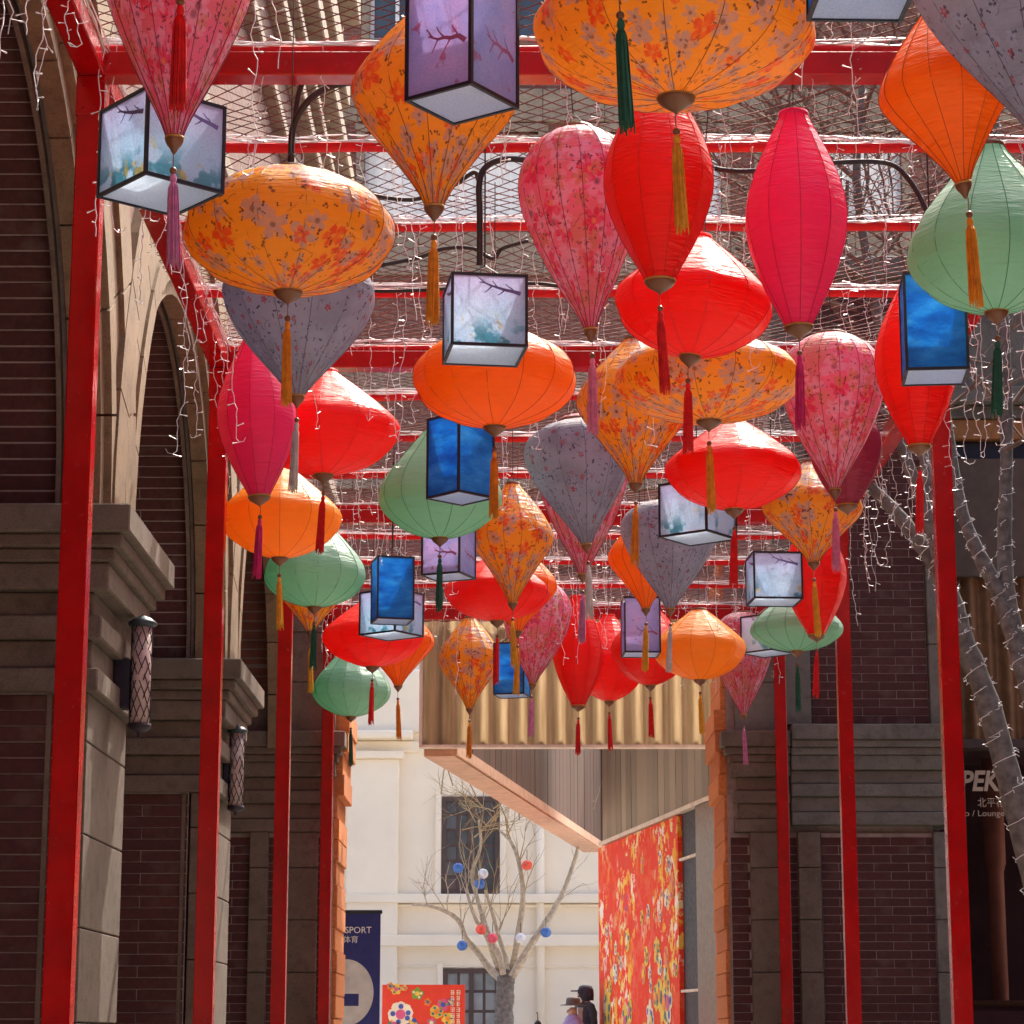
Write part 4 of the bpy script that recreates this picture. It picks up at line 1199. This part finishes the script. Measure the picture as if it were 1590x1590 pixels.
SL('wide', 'fyellow', 1101, 520, 671, 288, 'gold', 'wide yellow blossom lantern below the red ovals right of centre')
SL('diamond', 'fyellow', 796, 748, 949, 126, 'yellow', 'yellow blossom diamond lantern below the orange oval in the centre')
SL('heart', 'fgrey', 1041, 775, 958, 152, 'grey', 'grey blossom teardrop lantern under the right white cube')
SL('diamond', 'orange', 1003, 800, 957, 116, 'yellow', 'orange diamond lantern mostly hidden behind the lower grey teardrop', .12)
SL('onion', 'red', 772, 862, 976, 166, 'red', 'red oval lantern hidden behind the central blossom diamond')
SL('diamond', 'orange', 804, 850, 992, 124, 'yellow', 'orange diamond lantern just below right of the central blossom diamond')
SL('balloon', 'fpink', 826, 900, 1072, 108, 'mauve', 'pink blossom lantern low in the centre above the blue box', 0, (0, 4))
SL('spindle', 'red', 898, 925, 1106, 80, 'red', 'narrow red spindle lantern low in the centre before the canopy')
SL('onion', 'red', 946, 955, 1098, 116, 'red', 'red lantern right beside the low narrow red spindle', .12)
SL('onion', 'red', 1010, 938, 1074, 122, 'red', 'red lantern behind the small purple box at low centre', .05)
SL('onion', 'yellow', 1087, 946, 1066, 146, 'yellow', 'plain yellow oval lantern low right of centre')
SL('diamond', 'fyellow', 729, 958, 1110, 98, 'orange', 'smallest yellow blossom diamond lantern before the corrugated canopy')
SL('onion', 'red', 578, 928, 1046, 158, 'red', 'red oval lantern behind the blue box at lower left of centre')
SL('diamond', 'orange', 618, 940, 1075, 112, 'orange', 'orange lantern at lower left behind the red oval and blue box')
SL('garlic', 'green', 545, 1000, 1122, 122, 'green', 'lowest green lantern at left near the gate')
SL('balloon', 'fpink', 1297, 515, 776, 164, 'pink', 'large pink blossom balloon lantern right of centre beside the red spindle')
SL('spindle', 'plum', 1316, 600, 800, 116, None, 'dull plum lantern half hidden behind the large right pink lantern', .05)
SL('onion', 'red', 1140, 650, 806, 214, 'red', 'red oval lantern below the wide blossom oval right of centre', .0)
SL('diamond', 'fyellow', 1264, 715, 887, 158, 'yellow', 'yellow blossom diamond lantern below the large right pink lantern')
SL('spindle', 'red', 1268, 800, 998, 98, 'red', 'red lantern hanging below the right blossom diamond')
SL('garlic', 'green', 1238, 915, 1022, 144, 'green', 'green lantern low on the right by the far posts')
SL('balloon', 'fpink', 1155, 950, 1120, 96, 'mauve', 'small pink blossom lantern low right beside the gate pier')

# box lanterns
def ribbon(mb, pts, w0, w1, y):
    n = len(pts)
    for i in range(n - 1):
        (x0, z0), (x1, z1) = pts[i], pts[i + 1]
        d = Vector((x1 - x0, z1 - z0)); d = d.normalized() if d.length else d; nn_ = Vector((-d.y, d.x))
        wa = w0 + (w1 - w0) * i / (n - 1); wb_ = w0 + (w1 - w0) * (i + 1) / (n - 1)
        P = [(x0 - nn_.x*wa, y, z0 - nn_.y*wa), (x1 - nn_.x*wb_, y, z1 - nn_.y*wb_), (x1 + nn_.x*wb_, y, z1 + nn_.y*wb_), (x0 + nn_.x*wa, y, z0 + nn_.y*wa)]
        mb._add(P, [(0, 1, 2, 3)])
def branch_print(s, h, seed):
    rr = random.Random(seed); mb = MB()
    x, z = s * .42, h * .22; pts = [(x, z)]
    for i in range(6):
        x -= s * rr.uniform(.07, .12); z += h * rr.uniform(-.01, .055); pts.append((x, z))
    ribbon(mb, pts, .010, .0025, -.0015)
    for i in range(1, 6):
        bx, bz = pts[i]; sg_ = 1 if i % 2 else -1
        p2 = [(bx, bz)]
        for j in range(3): bx -= s * rr.uniform(.02, .05); bz += sg_ * h * rr.uniform(.02, .045); p2.append((bx, bz))
        ribbon(mb, p2, .004, .0018, -.0019)
    return mb
BOXMESH = {}
box_count = 0
def box_lantern(kind, px, py, yaw, s, h, label, corner=True, dh=0.0):
    """px, py: where the nearest bottom corner (or the middle of the front bottom edge) is seen"""
    global box_count
    box_count += 1
    p = at_h(px, py, CH + 3.2 + dh)
    yawr = R(yaw)
    off = Vector((0, s / 2, 0)) if not corner else Vector((s / 2, s / 2, 0))
    rot = Matrix.Rotation(yawr, 3, 'Z')
    c = p + rot @ off
    o = thing('box_lantern', label, 'lantern', c, yawr, 'painted box lanterns hung under the pergola')
    t = .0068
    k = (kind, s, h)
    if k not in BOXMESH:
        fr = MB()
        for sx in (-1, 1):
            for sy in (-1, 1): fr.box(sx*s/2 - t, sx*s/2 + t, sy*s/2 - t, sy*s/2 + t, t, h - t)
            for z in (0, h):
                fr.box(-s/2 - t, s/2 + t, sx*s/2 - t, sx*s/2 + t, z - t, z + t)
                fr.box(sx*s/2 - t, sx*s/2 + t, -s/2 + t, s/2 - t, z - t, z + t)
        pan = MB().box(-s/2 + t, s/2 - t, -.001, .001, t, h - t)
        bot = MB().box(-s/2 + t, s/2 - t, -s/2 + t, s/2 - t, -.001, .001)
        pr = branch_print(s, h, 11 if kind == 'white' else 23)
        BOXMESH[k] = (fr.mesh('frame', BLACK), pan.mesh('paper_panel', PAPER[kind]), bot.mesh('bottom_panel', PAPER['base']), pr.mesh('branch', PRINT_B if kind == 'white' else PRINT_R))
    fr, pan, bot, pr = BOXMESH[k]
    link('frame', fr, o); link('bottom_panel', bot, o)
    for q in range(4):
        a = q * math.pi / 2
        pp = link('paper_panel', pan, o, (math.sin(a) * s / 2, -math.cos(a) * s / 2, 0), (0, 0, a))
        if kind != 'blue':
            link('painted_branch', pr, pp, (0, 0, h * (.52 if kind == 'white' else .1)), None, (1 if q % 2 else -1, 1, 1) if False else (1, 1, 1))
    cmb = MB()
    for sx in (-1, 1): cmb.tube([(sx*s/2, 0, h), (0, 0, h + .10)], .003, 4)
    cmb.tube([(0, 0, h + .10), (0, 0, max(ZB + .2 - c.z, h + .15))], .004, 5)
    cmb.build('hanging_cord', CABLE, o)
    return o
XB = box_lantern
XB('white', 226, 268, 40, .345, .345, 'pale cube lantern seen corner on before the nearest left post')
XB('purple', 731, 128, 55, .275, .50, 'tall purple box lantern cut by the top edge')
XB('white', 760, 535, 8, .355, .345, 'pale cube lantern with a painted branch in the upper centre', False)
XB('blue', 1352, -30, 2, .295, .50, 'box lantern at the top right edge showing only its blue underside', False)
XB('blue', 1456, 572, -5, .297, .49, 'tall blue box lantern before the red spindle at the right', False)
XB('blue', 712, 762, 43, .283, .49, 'tall blue box lantern seen corner on in the middle before a green lantern')
XB('purple', 713, 888, 68, .286, .40, 'short looking purple box lantern under the middle green lantern')
XB('blue', 614, 960, 13, .285, .49, 'tall blue box lantern at lower left of centre', False)
XB('white', 613, 979, 54, .365, .345, 'pale cube lantern behind the lower left blue box')
XB('purple', 998, 1012, 3, .30, .47, 'slim purple box lantern low in the centre before red lanterns', False)
XB('blue', 790, 1077, -12, .29, .49, 'small blue box lantern low in the centre before the canopy', False)
XB('white', 1097, 823, 53, .36, .345, 'pale cube lantern seen corner on under the right red oval')
XB('white', 1209, 928, 4, .36, .345, 'pale cube lantern behind the red lantern at lower right', False)
XB('white', 1199, 1008, 48, .36, .345, 'pale cube lantern half hidden behind the low right green lantern', True, .40)

# ------------------------------------------------------------------ trees
def spline(P, sub=5):
    P = [Vector(p) for p in P]; out = []
    for i in range(len(P) - 1):
        p0, p1, p2, p3 = P[max(i-1, 0)], P[i], P[i+1], P[min(i+2, len(P)-1)]
        for k in range(sub):
            t = k / sub
            out.append(.5 * ((2*p1) + (-p0+p2)*t + (2*p0-5*p1+4*p2-p3)*t*t + (-p0+3*p1-3*p2+p3)*t**3))
    out.append(P[-1]); return out
def limb(mb, P, r0, r1, n=10, rng=random):
    pts = spline(P); m_ = len(pts)
    rs = [(r0 + (r1 - r0) * i / (m_ - 1)) * rng.uniform(.92, 1.08) for i in range(m_)]
    mb.tube(pts, rs, n); return pts
def twigs(mb, start, d, L, r, depth, rng, spread=.6, upb=.15):
    pts = [Vector(start)]; dd = Vector(d).normalized(); n = 5
    for i in range(n):
        dd = (dd + Vector((rng.uniform(-1, 1), rng.uniform(-1, 1), rng.uniform(-1, 1) + upb)) * .22).normalized()
        pts.append(pts[-1] + dd * L / n)
    mb.tube(pts, [r * (1 - .7 * i / n) for i in range(n + 1)], 4 if r < .012 else 6, False)
    if depth:
        for k in range(rng.choice((3, 4))):
            i = rng.randint(1, n)
            nd = (dd + Vector((rng.uniform(-1, 1), rng.uniform(-1, 1), rng.uniform(-.8, 1))) * spread).normalized()
            twigs(mb, pts[i], nd, L * rng.uniform(.5, .75), r * .5, depth - 1, rng, spread, upb)

# far tree with paper balls
YT = 44.0
rng = random.Random(5)
def T(zx, zy, dy=0): return at_y(530 + zx / 3, 1060 + zy / 3, YT + dy)
ft = thing('bare_tree', 'bare pollarded tree hung with paper balls before the white building', 'tree')
tr = MB()
base = T(757, 1590); base.z = 0
limb(tr, [base, T(757, 1560), T(762, 1460), T(765, 1370)], .17, .16, 12, rng)
limb(tr, [T(768, 1400), T(770, 1360), T(775, 1335)], .17, .10, 12, rng)
tr.build('trunk', BARK, ft, True)
cr = MB(); gl = MB()
limbs = [
    [(740,1380), (690,1330), (640,1260), (580,1190), (548,1110), (480,1062), (400,1038), (330,1036)],
    [(750,1360), (715,1290), (680,1190), (630,1110), (600,1030), (585,960)],
    [(755,1360), (735,1270), (700,1200), (655,1080), (622,960), (610,880), (650,760), (640,640)],
    [(775,1360), (765,1280), (730,1170), (700,1060), (670,970)],
    [(785,1370), (805,1290), (826,1160), (846,1000), (832,860), (795,750), (740,690)],
    [(795,1370), (880,1225), (960,1105), (1030,980), (1080,845), (1105,750)]]
for li, L_ in enumerate(limbs):
    pts = limb(cr, [T(x, y, .25 * math.sin(li * 2.1 + i * .8)) for i, (x, y) in enumerate(L_)], .075 if li in (0, 4, 5) else .055, .022, 8, rng)
    for j in range(len(pts) // 2, len(pts), 6):
        for q in range(2):
            twigs(gl if li in (2, 3, 4) else cr, pts[j], (rng.uniform(-.6, .6), rng.uniform(-.4, .4), .8), rng.uniform(.5, 1.0), .012, 1, rng, .7)
for q in range(10):
    twigs(gl, T(rng.uniform(560, 720), rng.uniform(560, 760), rng.uniform(-.5, .5)), (rng.uniform(-1, .8), rng.uniform(-.5, .5), rng.uniform(-.1, 1)), rng.uniform(.6, 1.3), .012, 2, rng, .8, .05)
for (x, y) in ((465, 520), (520, 480), (640, 560), (830, 640), (795, 750)):
    twigs(gl, T(x, y), (rng.uniform(-.3, .3), 0, 1), 1.3, .014, 2, rng, .5)
cr.build('crown', BARKL, ft, True); gl.build('twigs', TWIG, ft)
balls = [(545,863,'b'), (645,938,'b'), (660,890,'w'), (865,850,'r'), (650,1150,'r'), (705,1190,'p'), (563,1225,'b'), (953,1163,'b'), (835,1190,'w')]
BC = dict(b=plain('ball_blue', (0.05, 0.16, 0.50), .6, vary=.5, nscale=9), w=plain('ball_white', (0.62, 0.68, 0.78), .5, vary=.3, nscale=9), r=plain('ball_coral', (0.85, 0.10, 0.07), .6, vary=.3, nscale=9), p=plain('ball_rose', (0.78, 0.10, 0.16), .6, vary=.4, nscale=9))
BLAB = ['blue paper ball upper left before the dark window', 'blue paper ball lowest before the dark window', 'white paper ball before the dark window', 'coral paper ball right of the dark window',
        'coral paper ball on the middle limbs low in the tree', 'rose paper ball just right of the lower coral ball', 'blue paper ball lowest on the left limb', 'blue paper ball on the right hand limb', 'pale paper ball in the right fork of the tree']
for (x, y, c), lb in zip(balls, BLAB):
    p = T(x, y, -.35)
    o = thing('paper_ball', lb, 'paper ball', p, 0, 'paper balls in the far tree')
    mb = MB(); n = 24
    prof = [(.09 * math.sin(math.pi * i / 12), -.09 * math.cos(math.pi * i / 12)) for i in range(13)]
    mb.lathe(prof, n, closed=False, mod=lambda a, z: 1 + .035 * math.cos(12 * a)).build('shade', BC[c], o, True)
    MB().tube([(0, 0, .1), (.0, .12, .28)], .006, 4).build('string', CABLE, o)

# trees on the right, wound with fairy wire
def wound(mb, pts, r0, r1, turns, rng, wire):
    m_ = len(pts)
    turns = int(turns * .6); tot = 60 * turns // 4
    wp = []
    for i in range(tot + 1):
        f = i / tot * (m_ - 1); k = min(int(f), m_ - 2); t = f - k
        p = pts[k].lerp(pts[k + 1], t); d = (pts[k + 1] - pts[k]).normalized()
        x = d.cross(Vector((0, 1, 0.1))).normalized(); y = d.cross(x)
        r = (r0 + (r1 - r0) * i / tot) * 1.06 + .004
        a = 2 * math.pi * turns * i / tot + rng.uniform(-.7, .7)
        wp.append(p + (x * math.cos(a) + y * math.sin(a)) * r)
        if i % 2 == 0:
            rd = (wp[-1] - p).normalized(); e = wp[-1] + rd * .02 + d * rng.uniform(-.03, .03)
            wire.tube([wp[-1], e], .0035, 3)
    wire.tube(wp, .0032, 3, False)
def right_tree(label, wlabel, base, trunks, Y, rng, crowns):
    o = thing('bare_tree', label, 'tree', group='bare trees at the right wound with lights')
    tr = MB(); cr = MB(); wire = MB()
    for (L_, r0, r1, turns) in trunks:
        P = [at_y(x, y, Y + dy) for x, y, dy in L_]
        pts = limb(tr, P, r0, r1, 12, rng)
        wound(tr, pts, r0, r1, turns, rng, wire)
    for (x, y, dx, dz, L, dep) in crowns:
        twigs(cr, at_y(x, y, Y + rng.uniform(-.4, .4)), (dx, rng.uniform(-.4, .4), dz), L, .022, dep, rng, .65, .1)
    tr.build('trunk', BARK, o, True); cr.build('crown', TWIGD, o)
    tag(wire.build('fairy_light_winding', WIRE), wlabel, 'fairy lights', 'fairy wire wound round the right trees')
rng = random.Random(8)
right_tree('bare forked tree trunk wound with lights at the right edge', 'fairy wire wound round the forked trunk at the right edge', None, [
    ([(1680, 1700, 0), (1640, 1480, 0), (1600, 1330, 0), (1562, 1190, 0), (1530, 1080, 0), (1495, 990, 0), (1478, 930, 0), (1440, 860, 0), (1395, 800, .1), (1340, 745, .2)], .135, .045, 46),
    ([(1478, 935, 0), (1462, 880, -.1), (1440, 800, -.2), (1400, 690, -.3), (1375, 560, -.4), (1350, 420, -.4), (1330, 280, -.3), (1340, 120, -.2)], .060, .028, 30),
    ([(1440, 860, 0), (1450, 780, .2), (1420, 690, .3), (1330, 600, .4)], .04, .018, 14)], 19.2, rng,
    [(1375, 560, -.6, .8, 1.4, 3), (1350, 420, -.7, .7, 1.5, 3), (1350, 420, .7, .7, 1.3, 3), (1330, 280, -.6, .8, 1.5, 3), (1335, 200, .4, .9, 1.4, 3), (1340, 120, -.4, .9, 1.2, 3), (1400, 690, .6, .7, 1.2, 2),
     (1340, 745, -.5, .8, .9, 2), (1300, 380, -.8, .4, 1.4, 3), (1380, 350, .5, .6, 1.4, 3), (1250, 300, -.3, .9, 1.2, 3), (1330, 480, -.9, .3, 1.4, 3), (1340, 160, -.9, .3, 1.6, 3), (1360, 100, .6, .5, 1.3, 3)])
right_tree('taller bare tree wound with lights behind the right edge tree', 'fairy wire wound round the taller right tree', None, [
    ([(1720, 1700, 0), (1690, 1400, 0), (1620, 1150, 0), (1590, 1040, 0), (1555, 930, 0), (1520, 860, 0), (1490, 780, .1), (1470, 650, .2), (1450, 520, .3)], .115, .035, 44),
    ([(1600, 1060, 0), (1572, 960, 0), (1560, 860, 0), (1563, 700, 0), (1560, 560, 0), (1552, 380, .1), (1545, 180, .1)], .075, .040, 40),
    ([(1560, 600, 0), (1520, 590, .1), (1480, 540, .1), (1440, 480, .2)], .035, .015, 14)], 21.0, rng,
    [(1563, 640, .6, .8, 1.6, 3), (1552, 400, -.6, .8, 1.5, 3), (1450, 520, -.5, .8, 1.4, 3), (1490, 780, -.6, .5, 1.0, 2), (1545, 180, -.6, .7, 1.5, 3), (1440, 470, -.7, .5, 1.6, 3), (1520, 590, .3, -.2, .8, 2), (1560, 700, .5, .2, 1.2, 2)])
# bare tree seen through the netting behind the pergola
rng = random.Random(21)
bt = thing('bare_tree', 'brown bare tree seen through the netting at upper right', 'tree')
tr = MB(); cr = MB(); YBT = 28.9
P = [at_y(1325, 1500, YBT), at_y(1320, 900, YBT), at_y(1300, 600, YBT), at_y(1290, 420, YBT)]
P[0].z = 0; P = [Vector((p.x * .0 + 4.95, p.y - 1.2, p.z)) for p in P[:2]] + [Vector((4.3, YBT - 1.3, 8.6)), Vector((3.9, YBT - 1.2, 10.2))]
limb(tr, P, .14, .06, 10, rng)
for q in range(34):
    x, y = rng.uniform(1120, 1450), rng.uniform(130, 480)
    twigs(cr, at_y(x, y, 27.6 + rng.uniform(-.5, .6)), (rng.uniform(-1, 1), rng.uniform(-.3, .3), rng.uniform(.1, 1)), rng.uniform(1.0, 2.0), .022, 3, rng, .7, .1)
for q in range(8):
    e = at_y(rng.uniform(1130, 1440), rng.uniform(150, 420), 27.6)
    limb(cr, [P[-1], P[-1].lerp(e, .5) + Vector((0, 0, -.3)), e], .05, .02, 6, rng)
tr.build('trunk', BARK, bt, True); cr.build('crown', TWIGD, bt)

# ------------------------------------------------------------------ banners beyond the gate
def D(px, py, Y): return at_y(px, py, Y)
YN = 33.0
bn = thing('navy_banner', 'navy blue standing banner with white lettering and grey disc at the left of the gateway', 'banner')
a_, b_ = D(470, 1590, YN), D(591, 1419, YN)
MB().box(a_.x, b_.x, YN, YN + .04, .1, b_.z).build('sheet', NAVY, bn)
MB().box(a_.x - .01, b_.x + .02, YN - .012, YN + .05, b_.z + .001, b_.z + .05).build('top_rail', BLACK, bn)
MB().tube([(a_.x + .3, YN + .07, 0), (a_.x + .3, YN + .07, b_.z)], .03, 8).build('pole', BLACK, bn)
c_ = D(537, 1541, YN); r_ = (D(580, 1541, YN).x - c_.x)
MB().prism([(c_.x + r_ * math.cos(2*math.pi*i/48), c_.z + r_ * 1.18 * math.sin(2*math.pi*i/48)) for i in range(48)], YN - .006, YN - .001, 'y').build('disc', GREYP, bn)
x0_, x1_ = D(520, 1552, YN), D(557, 1552, YN)
MB().box(x0_.x, x1_.x, YN - .010, YN - .0065, D(0, 1562, YN).z, D(0, 1543, YN).z).build('bar', NAVY, bn)
def btext(body, x0, x1, yt, yb):
    o = text_mesh('lettering', body, 1.0, WHITE, bn, (0, 0, 0))
    xs = [v_.co.x for v_ in o.data.vertices]; ys = [v_.co.y for v_ in o.data.vertices]
    A_, B_ = D(x0, yb, YN), D(x1, yt, YN)
    kx, ky = (B_.x - A_.x) / (max(xs) - min(xs)), (B_.z - A_.z) / (max(ys) - min(ys)); mx_, my_ = min(xs), min(ys)
    for v_ in o.data.vertices: v_.co.x = (v_.co.x - mx_) * kx; v_.co.y = (v_.co.y - my_) * ky
    o.location = (A_.x, YN - .006, A_.z); return o
btext('SPORT', 536, 577, 1439, 1449); btext('体育', 533, 556, 1453, 1464)
YR = 40.0
rb_ = thing('flower_banner', 'red banner printed with bright blossoms below the far tree', 'banner')
a_, b_ = D(593, 1590, YR), D(722, 1529, YR)
MB().box(a_.x, b_.x, YR, YR + .04, .1, b_.z).build('sheet', BANRED, rb_)
for xx in (a_.x + .08, b_.x - .08): MB().tube([(xx, YR + .07, 0), (xx, YR + .07, b_.z - .05)], .03, 8).build('post', BLACK, rb_)
fl = MB(); rr = random.Random(12)
for (px_, py_, r, n, mi, mc) in ((615, 1536, .09, 6, 0, 2), (648, 1543, .10, 5, 5, 0), (622, 1575, .20, 9, 1, 2), (678, 1571, .11, 7, 0, 6), (688, 1560, .10, 6, 2, 4), (664, 1556, .06, 5, 6, 3), (700, 1556, .06, 5, 4, 0), (695, 1582, .10, 6, 0, 6), (606, 1531, .06, 5, 6, 3), (628, 1534, .05, 5, 0, 2), (612, 1590, .1, 6, 3, 2), (640, 1590, .1, 6, 4, 0), (670, 1588, .08, 5, 2, 1)):
    c_ = D(px_, py_, YR); flower(fl, c_.x, c_.z, r, n, mi, mc, YR - .002, rr)
fl.build('printed_blossoms', PETS, rb_)
# two columns of small brush characters, too small to read in the photograph
rr = random.Random(31); gl_ = MB()
for j in range(2):
    for i in range(6):
        c_ = D(703 + j * 9, 1541 + i * 9, YR)
        for k in range(3): gl_.box(c_.x - .034, c_.x + .034 - rr.uniform(0, .02), YR - .014, YR - .012, c_.z - .03 + k * .028, c_.z - .03 + k * .028 + .009)
        for k in range(2): x_ = c_.x + rr.uniform(-.025, .02); gl_.box(x_, x_ + .009, YR - .017, YR - .015, c_.z - .036, c_.z + .036)
gl_.build('small_lettering', PETS[1], rb_)

# ------------------------------------------------------------------ people beyond the gate
SKIN = plain('skin', (0.50, 0.30, 0.22), .6); COAT = plain('dark_coat', (0.035, 0.035, 0.05), .8, vary=.3); COAT2 = plain('lilac_coat', (0.34, 0.26, 0.52), .8, vary=.25, nscale=12)
HAIR = plain('hair', (0.02, 0.016, 0.014), .7); MASK = plain('white_mask', (0.78, 0.80, 0.82), .7); HATM = plain('taupe_hat', (0.13, 0.10, 0.085), .8); TROU = plain('dark_trousers', (0.03, 0.03, 0.035), .8); HOODM = plain('navy_cap', (0.03, 0.03, 0.055), .8)
def person(loc, rz, h, coat, label, extras):
    o = thing('person', label, 'person', loc, rz)
    k = h / 1.75
    J = dict(pel=(0, 0, .95), spi=(0, .01, 1.15), che=(0, 0, 1.35), nec=(0, 0, 1.50), hd=(0, -.015, 1.60), top=(0, -.01, 1.70),
             ls=(.19, 0, 1.42), le=(.25, .03, 1.15), lh=(.24, -.06, .92), lf=(.235, -.09, .83), rs=(-.19, 0, 1.42), re=(-.25, .03, 1.15), rh=(-.24, -.06, .92), rf=(-.235, -.09, .83),
             lp=(.10, 0, .90), lk=(.11, -.05, .50), la=(.11, .02, .09), lt=(.11, -.14, .035), rp=(-.10, 0, .90), rk=(-.11, .0, .50), ra=(-.11, .10, .09), rt=(-.11, -.06, .035))
    Rr = dict(pel=.16, spi=.15, che=.17, nec=.06, hd=.092, top=.07, ls=.075, le=.055, lh=.035, lf=.03, rs=.075, re=.055, rh=.035, rf=.03, lp=.10, lk=.065, la=.045, lt=.04, rp=.10, rk=.065, ra=.045, rt=.04)
    E = [('pel','spi'),('spi','che'),('che','nec'),('nec','hd'),('hd','top'),('che','ls'),('ls','le'),('le','lh'),('lh','lf'),('che','rs'),('rs','re'),('re','rh'),('rh','rf'),('pel','lp'),('lp','lk'),('lk','la'),('la','lt'),('pel','rp'),('rp','rk'),('rk','ra'),('ra','rt')]
    names = list(J); idx = {n: i for i, n in enumerate(names)}
    me = bpy.data.meshes.new('body'); me.from_pydata([tuple(c * k for c in J[n]) for n in names], [(idx[a], idx[b]) for a, b in E], [])
    body = link('body', me, o)
    md = body.modifiers.new('skin', 'SKIN')
    for n in names:
        sv = me.skin_vertices[0].data[idx[n]]; sv.radius = (Rr[n] * k * (1.15 if n in ('pel', 'che', 'spi') else 1), Rr[n] * k * (.8 if n in ('pel', 'che', 'spi') else 1))
        sv.use_root = (n == 'pel')
    body.modifiers.new('sub', 'SUBSURF').levels = 2; body.modifiers['sub'].render_levels = 2
    bpy.context.view_layer.update()
    m2 = bpy.data.meshes.new_from_object(body.evaluated_get(bpy.context.evaluated_depsgraph_get()))
    m2.materials.clear()
    for m_ in (coat, SKIN, TROU): m2.materials.append(m_)
    for p_ in m2.polygons:
        z = p_.center.z / k; p_.use_smooth = True
        p_.material_index = 1 if (z > 1.49 or (abs(p_.center.x) > .2 * k and z < .93)) else (2 if z < .82 else 0)
    body.modifiers.clear(); body.data = m2
    # face
    f = MB(); f.ball((0, -.108 * k, 1.605 * k), .016 * k, 8, (1, 1.3, 1.4)); f.build('nose', SKIN, body, True)
    ey = MB()
    for s_ in (-1, 1): ey.ball((s_ * .033 * k, -.092 * k, 1.635 * k), .011 * k, 8)
    ey.build('eyes', HAIR, body, True)
    er = MB()
    for s_ in (-1, 1): er.ball((s_ * .095 * k, -.005, 1.61 * k), .028 * k, 8, (.4, .8, 1.2))
    er.build('ears', SKIN, body, True)
    extras(o, k); return o
def ex1(o, k):
    MB().lathe([(.125, 1.56), (.13, 1.64), (.125, 1.72), (.10, 1.78), (.05, 1.80), (.005, 1.803)], 20, (0, .02, 0)).build('cap', HOODM, o, True)
    MB().box(-.09, .09, -.20, -.09, 1.695, 1.715).build('cap_brim', HOODM, o)
    MB().ball((0, -.085, 1.565), .062, 12, (1, .7, .9)).build('face_mask', MASK, o, True)
    MB().lathe([(.26, 1.0), (.24, 1.2), (.25, 1.38), (.20, 1.47), (.12, 1.53), (.10, 1.56)], 20, closed=False, mod=lambda a, z: 1 - .25 * abs(math.sin(a))).build('jacket', COAT, o, True)
    MB().box(.13, .16, -.21, -.12, 1.25, 1.45).build('bag_strap', GREYP, o)
def ex2(o, k):
    MB().lathe([(.20, 1.475), (.205, 1.483), (.115, 1.495), (.112, 1.53), (.105, 1.58), (.08, 1.60), (.01, 1.603)], 24).build('hat', HATM, o, True)
    MB().lathe([(.25, .80), (.24, 1.0), (.22, 1.18), (.16, 1.28), (.09, 1.34)], 20, closed=False, mod=lambda a, z: 1 - .25 * abs(math.sin(a))).build('jacket', COAT2, o, True)
YPp = 39.2
p1 = at_y(908, 1590, YPp); p2 = at_y(890, 1590, 38.6)
person((p1.x, YPp, 0), R(-62), 1.80, COAT, 'person in dark cap, dark coat and white face mask beyond the gate', ex1)
person((p2.x, 38.6, 0), R(-70), 1.50, COAT2, 'person in taupe brimmed hat and lilac coat beside the masked walker', ex2)
pp = at_y(835, 1586, 36.0)
bo = thing('bollard', 'dark round topped bollard with thin spike at the bottom edge', 'bollard', (pp.x, 36.0, 0))
MB().lathe([(.06, 0), (.055, .1), (.045, .2), (.045, pp.z - .08), (.055, pp.z - .06), (.05, pp.z - .02), (.02, pp.z + .015), (.005, pp.z + .02)], 16).build('post', BLACK, bo, True)
MB().tube([(0, 0, pp.z + .01), (.0, 0, pp.z + .10), (-.015, 0, pp.z + .13)], [.008, .006, .012], 6).build('spike', BLACK, bo)
